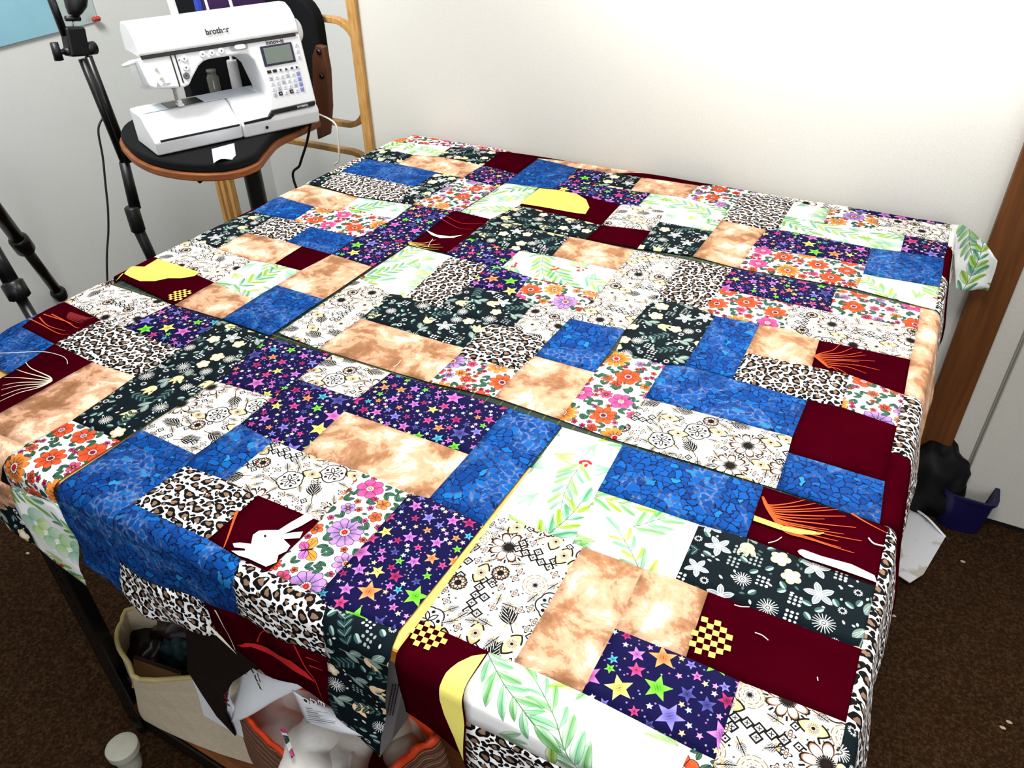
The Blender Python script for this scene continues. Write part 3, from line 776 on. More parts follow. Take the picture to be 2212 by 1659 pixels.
  ('M', [(1163, 405), (1195, 407), (1340, 441), (1299, 485), (1122, 443)]),
  ('F', [(1122, 443), (1299, 485), (1266, 515), (1059, 473)]),
  ('E', [(1340, 441), (1380, 443), (1434, 456), (1425, 479), (1406, 498), (1299, 485)]),
  ('W', [(1406, 417), (1482, 427), (1577, 453), (1558, 476), (1434, 456), (1380, 443)]),
  ('W', [(1434, 456), (1558, 476), (1540, 499), (1425, 479)]),
  ('M', [(1299, 485), (1406, 498), (1377, 536), (1266, 515)]),
  ('F', [(1425, 479), (1540, 499), (1497, 552), (1377, 536), (1406, 498)]),
  ('T', [('U', -.87, YB + .005), ('U', -.66, YB + .008), ('U', -.66, YB + .11), ('U', -.87, YB + .11)]),
  ('M', [('U', -.66, YB + .008), ('U', -.46, YB + .008), ('U', -.46, YB + .11), ('U', -.66, YB + .11)]),
  ('C', [('U', -.46, YB + .008), ('U', -.35, YB + .008), ('U', -.35, YB + .11), ('U', -.46, YB + .11)]),
 ]),
 ('patchwork block rounding the far left corner beside the chair', 'M', [
  ('W', [(828, 306), (975, 316), (946, 337), (893, 334), (817, 318)]),
  ('C', [(828, 306), ('U', -1.40, YB - .02), ('U', -1.06, YB + .0), (1081, 327), (975, 316)]),
  ('F', [(817, 318), (893, 334), (860, 354), (790, 343), (766, 337)]),
  ('T', [(893, 334), (946, 337), (1043, 357), (998, 384), (945, 372), (860, 354)]),
  ('F', [(975, 316), (1081, 327), (1043, 357), (946, 337)]),
  ('M', [(1081, 327), (1163, 341), (1118, 376), (1043, 357)]),
  ('B', [(790, 343), (860, 354), (945, 372), (896, 403), (736, 370)]),
  ('L', [(766, 337), (790, 343), (736, 370), (712, 368)]),
  ('L', [(736, 370), (896, 403), (856, 435), (774, 425), (692, 401)]),
  ('F', [(712, 368), (736, 370), (692, 401), (660, 397)]),
  ('F', [(945, 372), (998, 384), (891, 441), (856, 435), (896, 403)]),
  ('S', [(1043, 357), (1118, 376), (1091, 396), (1075, 404), (998, 384)]),
  ('C', [(998, 384), (1075, 404), (992, 457), (891, 441)]),
  ('F', [(766, 337), (712, 368), (660, 397), ('L', 660, 397), ('L', 790, 325)]),
  ('C', [('U', -1.40, YB - .02), ('U', -1.06, YB + .0), ('U', -1.06, YB + .1), ('U', -1.38, YB + .1)]),
  ('M', [('U', -1.06, YB + .0), ('U', -.87, YB + .005), (1163, 341), (1081, 327)]),
 ]),
]
SNAP = .011
def snap_block(polys):
    reg = []
    out = []
    for poly in polys:
        q = []
        for (x, y) in poly:
            best = None
            for r in reg:
                d = math.hypot(r[0] - x, r[1] - y)
                if d < SNAP and (best is None or d < best[0]): best = (d, r)
            if best: x, y = best[1]
            else: reg.append((x, y))
            if not q or math.hypot(q[-1][0] - x, q[-1][1] - y) > 1e-5: q.append((x, y))
        if len(q) > 1 and math.hypot(q[0][0] - q[-1][0], q[0][1] - q[-1][1]) < 1e-5: q.pop()
        out.append(q)
    # insert the corners of neighbours that lie on an edge, so seams close
    res = []
    for poly in out:
        new = []
        for i in range(len(poly)):
            a, b = poly[i], poly[(i + 1) % len(poly)]; new.append(a)
            vx, vy = b[0] - a[0], b[1] - a[1]; q = math.hypot(vx, vy)
            if q < 1e-6: continue
            cand = []
            for r in reg:
                if r in poly: continue
                t = ((r[0] - a[0]) * vx + (r[1] - a[1]) * vy) / q
                if SNAP * .6 < t < q - SNAP * .6 and abs(cross2(vx, vy, r[0] - a[0], r[1] - a[1])) / q < .009: cand.append((t, r))
            for t, r in sorted(cand): new.append(r)
        res.append(new)
    return res
QR = random.Random(5)
ROTS = [0.15, -0.1, 0.05, PI / 2, PI, -PI / 2]
GROUPQ = 'pieced quilt blocks laid out on the table'
block_things = []; block_polys = []; PPOLY = {}
for bi, (lab, _, patches) in enumerate(BLOCKS):
    polys = snap_block([[flat(p) for p in pts] for _, pts in patches])
    cx = sum(p[0] for q in polys for p in q) / sum(len(q) for q in polys); cy = sum(p[1] for q in polys for p in q) / sum(len(q) for q in polys)
    cx = min(max(cx, XL), XR); cy = min(max(cy, YF), YB)
    t = thing('quilt_block', lab, 'quilt block', (cx, cy, 0.0), 0, GROUPQ); block_things.append(t); block_polys.append(polys)
    for (code, _), poly in zip(patches, polys):
        if len(poly) < 3: continue
        area2 = abs(sum(cross2(*poly[i], *poly[(i + 1) % len(poly)]) for i in range(len(poly)))) / 2
        if area2 < 1e-4: continue
        bm = cloth_mesh(poly, lift=.0006 * (bi % 3), rot=QR.choice(ROTS), off=(QR.random(), QR.random()))
        o = obj('fabric_patch', bm, MAT[code], t, smooth=True, label=PATCH_LABEL[code], shift=False)
        pu = sum(p[0] for p in poly) / len(poly); pv = sum(p[1] for p in poly) / len(poly); o['code'] = code; o['uv'] = [pu, pv]; PPOLY[o.name] = poly
        so = o.modifiers.new('thickness', 'SOLIDIFY'); so.thickness = .0007; so.offset = -1

# ------------------------------------------------------------------ the setting
FZ = -T
m = NT('carpet', 0.95, 0.05)
tc = m.n('ShaderNodeTexCoord'); n1 = m.n('ShaderNodeTexNoise', i_Scale=150.0, i_Detail=6.0, i_Roughness=.75); m.lk(tc.outputs['Object'], n1.inputs['Vector'])
n2 = m.n('ShaderNodeTexNoise', i_Scale=7.0, i_Detail=4.0); m.lk(tc.outputs['Object'], n2.inputs['Vector'])
a = m.ramp(n1.outputs[0], [(0.38, srgb(28, 17, 9)), (0.5, srgb(48, 32, 18)), (0.62, srgb(80, 60, 40))])
m.color(m.mix(m.math('MULTIPLY', n2.outputs[0], .5), a, srgb(48, 29, 12))); m.bump(n1.outputs[0], .6, .006); CARPET = m.m
def wallmat(name, rgb):
    m = NT(name, .9, .1); tc = m.n('ShaderNodeTexCoord'); nz = m.n('ShaderNodeTexNoise', i_Scale=220.0, i_Detail=3.0); m.lk(tc.outputs['Object'], nz.inputs['Vector'])
    c = srgb(*rgb); m.color(m.ramp(nz.outputs[0], [(0.3, tuple(x * .93 for x in c[:3]) + (1,)), (0.7, c)])); m.bump(nz.outputs[0], .12, .002); return m.m
WALL = wallmat('white_wall_paint', (222, 220, 212)); WALLG = wallmat('grey_wall_paint', (224, 226, 223)); DOORW = wallmat('door_paint', (214, 210, 200))
def woodmat(name, c0, c1, rough=.5, scale=18, axis=(1, 1, 12)):
    m = NT(name, rough, .35); tc = m.n('ShaderNodeTexCoord'); mp = m.n('ShaderNodeMapping'); mp.inputs['Scale'].default_value = axis; m.lk(tc.outputs['Object'], mp.inputs[0])
    nz = m.n('ShaderNodeTexNoise', i_Scale=float(scale), i_Detail=6.0, i_Distortion=.6); m.lk(mp.outputs[0], nz.inputs['Vector'])
    m.color(m.ramp(nz.outputs[0], [(0.3, srgb(*c0)), (0.7, srgb(*c1))])); m.bump(nz.outputs[0], .1, .001); return m.m
LWOOD = woodmat('light_bentwood', (176, 128, 66), (206, 162, 98), axis=(6, 6, 1)); DWOOD = woodmat('brown_post_wood', (88, 48, 16), (116, 68, 28), axis=(12, 12, .6), scale=6)
PINE = woodmat('yellow_pine', (226, 178, 92), (246, 208, 128), axis=(12, 1, 1), scale=8); ENDG = woodmat('pine_edge', (196, 120, 40), (224, 150, 66)); PLY = woodmat('plywood_edge', (112, 60, 28), (150, 88, 46)); SHELFW = woodmat('hardboard', (110, 62, 26), (140, 84, 40), axis=(1, 8, 8))
BLK = plain('black_plastic', (16, 16, 18), .45, .5); BLKM = plain('black_metal', (12, 12, 13), .35, .5); BLKF = plain('black_upholstery', (15, 16, 18), .85, .15, bump=.3, scale=200)
WP = plain('white_machine_plastic', (238, 240, 242), .28, .5, vary=.01); WP2 = plain('grey_white_plastic', (206, 214, 222), .4, .4, vary=.02); GREYL = plain('light_grey_mark', (150, 155, 160), .5)
def struct(name, bm, mat, kind='structure', parent=None, **k):
    o = obj(name, bm, mat, parent, **k)
    if not parent: o['kind'] = kind
    return o
bm = bmesh.new(); box(bm, -3.01, 2.2, -2.4, 2.82, FZ - .04, FZ); struct('floor', bm, CARPET)
bm = bmesh.new(); box(bm, -1.60, 2.2, 1.95, 2.05, FZ, 1.9); struct('wall_back', bm, WALL)
bm = bmesh.new(); box(bm, -2.99, -1.55, 2.8, 2.9, FZ, 1.9); struct('wall_recess', bm, WALLG)
bm = bmesh.new(); box(bm, -1.60, -1.55, 2.05, 2.8, FZ, 1.9); struct('wall_return', bm, WALLG)
bm = bmesh.new(); box(bm, -3.09, -2.99, -2.4, 2.9, FZ, 1.9); struct('wall_left', bm, WALLG)
bm = bmesh.new(); box(bm, -1.632, -1.598, 1.935, 2.0, FZ, 1.9); struct('trim_1', bm, LWOOD, bevel=.003)
bm = bmesh.new(); box(bm, .155, .238, 1.915, 1.95, FZ, 1.9); struct('trim_2', bm, DWOOD, bevel=.003)
bm = bmesh.new(); box(bm, .238, .29, 1.93, 1.95, FZ, 1.9); struct('trim_3', bm, DOORW, bevel=.003)
bm = bmesh.new(); box(bm, .296, 1.15, 1.91, 1.945, FZ + .012, 1.3); d1 = struct('door_1', bm, DOORW, bevel=.004)
bm = bmesh.new(); box(bm, .296, 1.15, 1.912, 1.95, FZ, FZ + .012); struct('door_gap_shade', bm, BLK)  # black strip standing for the shaded gap under the door
bm = bmesh.new(); box(bm, 1.05, 1.09, 1.88, 1.91, .15, .27); obj('door_handle', bm, BLKM, d1, local=True, bevel=.006)
# floor specks
bm = bmesh.new()
for p in ((2080, 1213), (2180, 1560), (2166, 1572), (60, 1195), (1930, 1330)):
    c = Zp(p, FZ + .002); bmesh.ops.create_icosphere(bm, subdivisions=1, radius=.005, matrix=Matrix.Translation(c) @ Matrix.Diagonal((1.4, .8, .4, 1)))
setp(obj('lint', bm, plain('lint_white', (190, 170, 140))), 'pale bits of lint on the brown carpet', 'lint', kind='stuff')

# ------------------------------------------------------------------ table
tb = thing('work_table', 'pine topped work table on black slotted steel legs under the patchwork', 'table', (-.67, 1.13, FZ))
bm = bmesh.new(); box(bm, XL + .01, XR - .005, YF - .005, YB - .005, -.030, -.0035); obj('tabletop', bm, PINE, tb, bevel=.002)
bm = bmesh.new(); box(bm, XL + .011, XR - .006, YF - .0062, YF - .005, -.029, -.006); obj('front_edge', bm, ENDG, tb, label='orange pine edge band')
def slotted_leg(x, y, wdt=.042, z0=FZ + .02, z1=-.03, sx=1, sy=1):
    bm = bmesh.new(); pitch = .036; n = int((z1 - z0) / pitch); pz = (z1 - z0) / n
    hole = [(math.cos(a) * .007 * (1.0 if math.sin(a) < .2 else .75), math.sin(a) * .011 + .001) for a in [PI / 8 + k * PI / 4 for k in range(8)]]
    for k in range(n):
        zc = z0 + (k + .5) * pz; h = pz / 2
        rect = [(wdt / 2, h * .4), (wdt * .25, h), (-wdt * .25, h), (-wdt / 2, h * .4), (-wdt / 2, -h * .4), (-wdt * .25, -h), (wdt * .25, -h), (wdt / 2, -h * .4)]
        R_ = [bm.verts.new((x + a, y, zc + b)) for a, b in rect]; H = [bm.verts.new((x + a, y, zc + b)) for a, b in hole]
        for i in range(8):
            j = (i + 1) % 8; bm.faces.new((R_[i], R_[j], H[j], H[i]))
        for s_ in (1, -1):
            a = bm.verts.new((x + s_ * wdt / 2, y, zc + h)); b = bm.verts.new((x + s_ * wdt / 2, y, zc - h))
            if s_ > 0: bm.faces.new((R_[0], a, R_[1])); bm.faces.new((R_[7], R_[6], b))
            else: bm.faces.new((R_[3], R_[2], a)); bm.faces.new((R_[4], b, R_[5]))
    g = bmesh.ops.extrude_face_region(bm, geom=bm.faces[:]); bmesh.ops.translate(bm, vec=(0, .003 * sy, 0), verts=[v for v in g['geom'] if isinstance(v, bmesh.types.BMVert)])
    box(bm, x + sx * wdt / 2 - .0015, x + sx * wdt / 2 + .0015, y, y + sy * .04, z0, z1)
    return bm
LX = Yp((101, 1195), .405).x
for lx, ly, sx, sy in ((LX, .405, -1, 1), (-.18, .405, 1, 1), (LX, 1.80, -1, -1), (-.18, 1.80, 1, -1)):
    lg = obj('leg', slotted_leg(lx, ly, sx=sx, sy=sy), BLKM, tb)
    bm = bmesh.new(); lathe(bm, [(.018, 0), (.018, .02)], (lx, ly + sy * .012, FZ)); obj('foot', bm, BLK, lg, smooth=False)
for yy in (.41, 1.79):
    bm = bmesh.new(); box(bm, LX - .02, -.16, yy, yy + .004, FZ + .015, FZ + .055); box(bm, LX - .02, -.16, yy, yy + .035, FZ + .012, FZ + .016); obj('rail', bm, BLKM, tb)
bm = bmesh.new(); box(bm, LX - .02, -.16, .418, 1.79, FZ + .045, FZ + .053); obj('shelf_board', bm, SHELFW, tb, bevel=.001)
# cutting mat
m = NT('cutting_mat_green', .6, .3); tc = m.n('ShaderNodeTexCoord'); sp = m.n('ShaderNodeSeparateXYZ'); m.lk(tc.outputs['Object'], sp.inputs[0])
def gridl(o): return m.math('LESS_THAN', m.math('ABSOLUTE', m.math('SUBTRACT', m.math('FRACT', m.math('MULTIPLY', o, 39.37)), .5)), .03)
g = m.math('MAXIMUM', gridl(sp.outputs[0]), gridl(sp.outputs[1])); m.color(m.mix(g, srgb(10, 34, 26), srgb(90, 100, 40))); MATG = m.m
bm = bmesh.new(); box(bm, -1.395, .03, .725, 1.62, -.0034, -.0012)
setp(obj('cutting_mat', bm, MATG), 'dark green cutting mat with yellow grid seen between the patchwork blocks', 'cutting mat')
bm = bmesh.new(); c = Zp((262, 1612), FZ + .075)
lathe(bm, [(.019, 0), (.0215, .012), (.024, .05), (.0245, .054), (.030, .056), (.031, .075), (.024, .078)], (c.x, c.y, FZ), 32)
setp(obj('plastic_cup', bm, plain('grey_plastic_cap', (176, 176, 160), .6), smooth=False, bevel=.0015), 'grey white plastic cup standing at the foot of the slotted leg', 'cup')

# ------------------------------------------------------------------ prints on the maroon patches, and loose threads
def q(cx0, cy0, k, pts): return [(cx0 + a * k, cy0 + b * k) for a, b in pts]
K1 = 700 / 2212
YEL = plain('print_yellow', (238, 206, 104), .8, .15, vary=.03, scale=60); YELP = plain('print_pale_yellow', (246, 232, 120), .8, .15, vary=.02); RED = plain('print_red', (196, 30, 34), .8, .15); DRED = plain('print_dark_red', (120, 22, 22), .8, .15)
ORA = plain('print_orange', (214, 84, 36), .8, .15); CREAM = plain('print_cream', (246, 236, 206), .8, .15); WHT = plain('print_white', (252, 252, 252), .8, .15, vary=.01); INK = plain('print_black', (10, 8, 10), .8, .15)
def find_patch(bi, p):
    u, v = flat(p)
    best = None
    for ch in block_things[bi].children:
        if ch.get('code') == 'M':
            x, y = ch['uv'][0], ch['uv'][1]; d = math.hypot(u - x, v - y)
            if best is None or d < best[0]: best = (d, ch)
    return best[1]
def decal(bi, anchor, name, pts, mat, lift=.0022, label=None):
    poly = [flat(p) for p in pts]
    bm = cloth_mesh(poly, lift=lift + .0008, seam=0, inset=False, step=.010)
    par = find_patch(bi, anchor); o = obj(name, bm, mat, None, smooth=True, shift=False, label=label)
    o.parent = par
    return o
def ribbons(bi, anchor, name, lines, mat, wd=.0011, lift=.0026, label=None):
    bm0 = bmesh.new()
    for ln in lines:
        P = spline([Vector((*flat(p), 0)) for p in ln], 14)
        prev = None
        for i, p in enumerate(P):
            d = (P[min(i + 1, len(P) - 1)] - P[max(0, i - 1)]).normalized(); n = Vector((-d.y, d.x, 0)); t = i / (len(P) - 1); wq = wd * (1 - .75 * t)
            a, b = p + n * wq, p - n * wq
            h_ = 2e-4; nn = (drape(p.x + h_, p.y) - drape(p.x - h_, p.y)).cross(drape(p.x, p.y + h_) - drape(p.x, p.y - h_)).normalized() * lift; va = bm0.verts.new(drape(a.x, a.y) + nn); vb = bm0.verts.new(drape(b.x, b.y) + nn)
            if prev: bm0.faces.new((prev[0], va, vb, prev[1]))
            prev = (va, vb)
    par = find_patch(bi, anchor); o = obj(name, bm0, mat, None, label=label); o.parent = par; return o
def inside(x, y, poly):
    c_ = False
    for i in range(len(poly)):
        (x0, y0), (x1, y1) = poly[i], poly[i - 1]
        if (y0 > y) != (y1 > y) and x < (x1 - x0) * (y - y0) / (y1 - y0) + x0: c_ = not c_
    return c_
def checks(bi, anchor, c, rad, cell, ang):
    pp = PPOLY[find_patch(bi, anchor).name]
    u0, v0 = flat(c); bm = bmesh.new(); n = int(rad / cell) + 1
    for i in range(-n, n + 1):
        for j in range(-n, n + 1):
            if (i + j) % 2 or math.hypot(i, j) * cell > rad: continue
            vs = []
            if not inside(u0 + i * cell * math.cos(ang) - j * cell * math.sin(ang), v0 + i * cell * math.sin(ang) + j * cell * math.cos(ang), pp): continue
            for a, b in ((-.5, -.5), (.5, -.5), (.5, .5), (-.5, .5)):
                x, y = (i + a) * cell, (j + b) * cell; u = u0 + x * math.cos(ang) - y * math.sin(ang); v = v0 + x * math.sin(ang) + y * math.cos(ang)
                vs.append(bm.verts.new(drape(u, v) + Vector((0, 0, .0026))))
            bm.faces.new(vs)
    par = find_patch(bi, anchor); o = obj('checked_oval', bm, YEL, None, label='yellow checked oval print'); o.parent = par
decal(1, (930, 1440), 'yellow_oval', [(1050, 1416), (1007, 1484), (1006, 1561), (1005, 1640), (985, 1590), (963, 1540), (953, 1508), (953, 1480), (965, 1455), (990, 1434), (1020, 1420)], YELP, label='large pale yellow oval print')
checks(1, (930, 1440), (930, 1366), .0235, .0066, .12); checks(1, (1660, 1410), (1529, 1379), .0255, .0072, .15); checks(5, (350, 600), (390, 640), .020, .0062, .1)
decal(5, (350, 600), 'yellow_wave', q(0, 500, K1, [(800, 282), (880, 240), (975, 200), (1080, 197), (1220, 240), (1365, 290), (1330, 315), (1240, 330), (1150, 330), (1060, 350), (960, 350), (890, 322), (840, 295)]), YEL, label='mustard yellow wave print')
decal(7, (1300, 450), 'yellow_oval', q(600, 280, K1, [(1655, 512), (1785, 408), (1900, 420), (2040, 448), (2105, 485), (2128, 540), (2100, 585), (2050, 580)]), YEL, label='mustard half oval print')
decal(4, (980, 500), 'yellow_crescent', q(600, 280, K1, [(1008, 690), (1090, 728), (1180, 738), (1262, 730), (1200, 748), (1110, 750), (1050, 728)]), CREAM)
ribbons(4, (980, 500), 'fringe', [q(600, 280, K1, l) for l in ([(890, 775), (1000, 782), (1080, 760)], [(890, 780), (1010, 795), (1110, 790)], [(895, 785), (1020, 806), (1130, 810)], [(900, 790), (1010, 818), (1100, 826)])], YEL, .0012)
ribbons(4, (980, 500), 'red_line', [q(600, 280, K1, l) for l in ([(1150, 600), (1260, 650), (1420, 650)], [(1120, 620), (1230, 680), (1330, 690)])], RED, .0008)
decal(1, (1750, 1150), 'yellow_band', q(1500, 800, .3219, [(400, 985), (500, 1020), (600, 1055), (740, 1080), (870, 1100), (840, 1112), (700, 1110), (560, 1075), (392, 1018)]), YEL)
root = [(455, 860), (475, 920), (510, 980)]
ends = [(740, 880), (810, 905), (900, 930), (960, 945), (1010, 990), (870, 1010), (1080, 1065), (900, 1080), (1000, 1110), (1120, 1155), (960, 1155), (980, 1200), (1070, 1235), (860, 1165)]
ribbons(1, (1750, 1150), 'orange_frond', [q(1500, 800, .3219, [(455, 860), (490 + i * 7, 915 + i * 12), ((490 + i * 7) * .45 + e[0] * .55, (915 + i * 12) * .45 + e[1] * .55 + 10), e]) for i, e in enumerate(ends)] + [q(1500, 800, .3219, [(1050, 970), (1150, 1030), (1290, 1105)])], ORA, .0016, .0030, label='orange feathery frond print')
decal(1, (1750, 1150), 'white_swoosh', q(1500, 800, .3219, [(690, 1222), (705, 1212), (730, 1212), (850, 1255), (1050, 1310), (1205, 1385), (1218, 1435), (1130, 1400), (950, 1335), (850, 1302), (740, 1268), (700, 1240)]), WHT, label='white swoosh print')
ends = [(985, 1065), (1060, 1100), (1120, 1130), (1150, 1150), (1210, 1190), (1100, 1195), (1240, 1250), (1150, 1272), (1040, 1290), (960, 1255)]
ribbons(3, (1860, 790), 'orange_frond', [q(1500, 400, .3219, [(800, 1150), (860 + 4 * i, 1130 + 11 * i), (e[0] * .6 + 340, e[1] * .5 + 580 + i * 2), e]) for i, e in enumerate(ends)], ORA, .0012, label='orange feathery frond print')
decal(0, (570, 1150), 'white_rabbit', q(500, 950, K1, [(12, 718), (60, 712), (138, 722), (150, 660), (190, 632), (250, 628), (325, 628), (400, 580), (515, 515), (545, 522), (572, 545), (480, 600), (362, 655), (430, 645), (492, 640), (470, 685), (358, 690), (405, 738), (380, 775), (325, 800), (312, 850), (240, 880), (195, 858), (120, 822), (50, 800), (2, 768), (100, 768), (92, 752), (22, 745)]), WHT, label='white rabbit print')
decal(0, (570, 1150), 'eye', q(500, 950, K1, [(228, 666), (238, 664), (244, 672), (240, 680), (230, 680), (225, 673)]), INK, lift=.0034)
ribbons(0, (570, 1150), 'orange_line', [q(0, 850, K1, [(1622, 812), (1600, 870), (1562, 980), (1530, 1062)])], ORA, .0022)
ribbons(2, (125, 700), 'orange_line', [q(0, 500, K1, l) for l in ([(205, 602), (280, 640), (400, 705), (475, 712)], [(355, 570), (450, 620), (520, 665), (545, 668)], [(300, 570), (420, 610), (500, 640)], [(270, 590), (330, 650), (450, 690)])], ORA, .0014, label='orange curved line print')
ribbons(2, (125, 700), 'red_fan', [q(0, 500, K1, [(480, 560), (470 + 22 * i, 600), (560 + 14 * i, 640 - i * 8)]) for i in range(7)], DRED, .0024)
ribbons(2, (60, 820), 'white_fan', [q(0, 500, K1, [(355, 1030), (340 - 12 * i, 1000 + 12 * i), (e[0] * .5 + 130, e[1] * .5 + 495 + 5 * i), e]) for i, e in enumerate([(180, 903), (120, 955), (35, 1010), (22, 1060), (12, 1090), (12, 1130), (2, 1168)])], CREAM, .0016, label='cream line fan print')
decal(0, (620, 1420), 'red_crescent', q(150, 1134, .36167, [(1010, 707), (1060, 696), (1110, 698), (1200, 728), (1330, 800), (1420, 868), (1478, 930), (1400, 888), (1280, 808), (1180, 750), (1090, 718)]), RED, label='long red crescent print')
decal(0, (620, 1420), 'cream_streak', q(150, 1134, .36167, [(834, 580), (862, 606), (920, 660), (985, 735), (1010, 765), (955, 715), (890, 655), (850, 612)]), CREAM)
ribbons(0, (620, 1420), 'cream_line', [q(150, 1134, .36167, [(878, 500), (915, 570), (965, 660), (998, 740)])], CREAM, .0018)
ribbons(0, (620, 1420), 'red_line', [q(150, 1134, .36167, l) for l in ([(1350, 710), (1410, 830), (1478, 930), (1530, 1050)], [(1130, 690), (1150, 640), (1190, 615)], [(1420, 780), (1500, 810)], [(1440, 830), (1520, 860)])], RED, .0012)
THR = plain('thread_white', (236, 232, 222), .9)
def thread(pts, lab, mat=None, r=.0006, up=.006):
    P = [drape(*flat(p)) + Vector((0, 0, up)) for p in pts]
    bm = bmesh.new(); tube(bm, spline(P, 8), r, 6); setp(obj('thread', bm, mat or THR, smooth=True), lab, 'thread', 'loose sewing threads on the patchwork')
thread(q(0, 500, K1, [(-20, 855), (120, 850), (300, 842), (420, 868), (462, 895), (470, 925)]), 'long pale loose thread across the blue patch at the left edge')
thread(q(1400, 1100, .337, [(548, 630), (590, 642), (645, 645)]), 'short thread on maroon just below the dark floral patch', up=.005)
thread(q(1400, 1100, .337, [(680, 808), (725, 825), (765, 857)]), 'curved white thread to the right of a checked oval', up=.005)
thread(q(1400, 1100, .337, [(1078, 1095), (1082, 1118)]), 'tiny thread scrap low on the big maroon patch', up=.005)
thread(q(1400, 1100, .337, [(765, 235), (815, 222), (852, 198)]), 'white thread end under the orange frond print', up=.006)
thread(q(1400, 1100, .337, [(1405, 205), (1440, 240), (1505, 258)]), 'white thread near the leopard strip on the frond patch', r=.0010, up=.006)
thread(q(550, 550, K1, [(1000, 738), (980, 765), (950, 783)]), 'cream thread curled on the long tan patch at centre', up=.006)
thread(q(600, 280, K1, [(1060, 765), (1040, 790), (1030, 815)]), 'cream thread beside the crescent print', up=.006)

# ------------------------------------------------------------------ the stool and what stands on it
O = Vector((-1.866, 1.355, 0.0)); RZ = math.atan2(.92179, .38769)
ch = thing('stool', 'black upholstered swivel stool with plywood shell, at the left end of the table', 'stool', (-1.85, 1.6, FZ))
sp = [(258, 300), (272, 328), (300, 350), (345, 367), (420, 377), (500, 373), (555, 355), (578, 330), (600, 306), (640, 285), (685, 264)]
edge = [Zp(p, 0.0) for p in sp] + [Vector((-1.78, 1.90, 0)), Vector((-1.95, 1.97, 0)), Vector((-2.25, 1.85, 0)), Vector((-2.27, 1.6, 0))]
edge = spline([(e.x, e.y, 0) for e in edge], 5, closed=True)
bm = bmesh.new(); prism(bm, [(e.x, e.y) for e in edge], 'z', -.020, .0); obj('shell', bm, PLY, ch, bevel=.004)
cc = Vector((-1.93, 1.62, 0)); bm = bmesh.new(); prism(bm, [((e.x - cc.x) * .965 + cc.x, (e.y - cc.y) * .965 + cc.y) for e in edge], 'z', -.002, .026); obj('seat_pad', bm, BLKF, ch, bevel=.011, seg=4)
# back
by = 1.985
def rr(x0, x1, z0, z1, r, n=6):
    o = []
    for cx, cz, a0 in ((x1 - r, z1 - r, 0), (x0 + r, z1 - r, 90), (x0 + r, z0 + r, 180), (x1 - r, z0 + r, 270)):
        o += [(cx + r * math.cos(R2(a0 + 90 * k / n)), cz + r * math.sin(R2(a0 + 90 * k / n))) for k in range(n + 1)]
    return o
bx1 = Yp((692, 120), by).x; bx0 = Yp((376, 40), by).x; bz1 = Yp((650, -12), by).z
bm = bmesh.new(); prism(bm, rr(bx0, bx1, .04, bz1, .09), 'y', by, by + .05); obj('backrest', bm, BLKF, ch, bevel=.014, seg=4)
a = [Yp(p, by - .02) for p in ((686, 96), (703, 100), (712, 150), (716, 230), (712, 290), (690, 300), (680, 220), (678, 120))]
bm = bmesh.new(); prism(bm, [(v.x, v.z) for v in a], 'y', by - .03, by - .008); br = obj('back_bracket', bm, plain('walnut_ply', (104, 62, 40), .5), ch, bevel=.004, label='brown plywood bracket with two bolts')
for p in ((690, 112), (696, 164)):
    v = Yp(p, by - .03); bm = bmesh.new(); lathe(bm, [(.009, -.003), (.009, .003), (.006, .006)], n=16, M=Matrix.Translation((v.x, by - .032, v.z)) @ Matrix.Rotation(R2(90), 4, 'X')); obj('bolt', bm, BLKM, br)
cl = Zp((523, 378), -.02) + Vector((-.06, .09, 0))
bm = bmesh.new(); lathe(bm, [(.036, 0), (.036, .35), (.026, .36), (.026, .78)], (cl.x, cl.y, FZ + .04)); obj('gas_column', bm, BLKM, ch, smooth=False, bevel=.002)
bm = bmesh.new()
for k in range(5):
    a = k * 2 * PI / 5 + .3; tube(bm, [(cl.x, cl.y, FZ + .09), (cl.x + .28 * math.cos(a), cl.y + .28 * math.sin(a), FZ + .05)], [.025, .016], 8); tube(bm, [(cl.x + .27 * math.cos(a), cl.y + .27 * math.sin(a), FZ + .0), (cl.x + .27 * math.cos(a), cl.y + .27 * math.sin(a), FZ + .05)], .022, 10)
obj('star_base', bm, BLK, ch, smooth=True)
bm = bmesh.new(); tube(bm, [Zp((455, 370), -.03) + Vector((-.03, .05, -.01)), Zp((446, 380), -.04), Zp((429, 391), -.045)], [.005, .006, .008], 10); obj('height_lever', bm, BLKM, ch, smooth=True)

sm = thing('sewing_machine', 'white computerised sewing machine with grey screen, standing on the black stool', 'sewing machine', (O.x, O.y, .026), RZ)
def S(name, bm, mat, parent=None, **k):
    return obj(name, bm, mat, parent or sm, local=True, **k)
tl = R2(12); Mp = Matrix.Translation((0, .010, .060)) @ Matrix.Rotation(-tl, 4, 'X')
bm = bmesh.new(); prism(bm, [(.004, 0), (-.003, .04), (.004, .050), (.040, .074), (.062, .092), (.075, .098), (.18, .10), (.18, .0)], 'x', .244, .487); S('base', bm, WP, bevel=.008, seg=3)
bm = bmesh.new(); prism(bm, [(.006, .003), (-.003, .04), (.004, .050), (.050, .074), (.070, .092), (.082, .097), (.178, .098), (.178, .003)], 'x', -.004, .2425); ext = S('extension_table', bm, WP, bevel=.006, seg=3)
bm = bmesh.new(); box(bm, .012, .335, .086, .168, .0985, .1005); S('bed_plate', bm, WP2, bevel=.001, label='pale grey work bed')
bm = bmesh.new(); box(bm, .078, .178, .084, .150, .1005, .1022); S('needle_plate', bm, plain('dark_needle_plate', (70, 68, 64), .35, .5, metal=.6), bevel=.0008, label='dark grey needle plate')
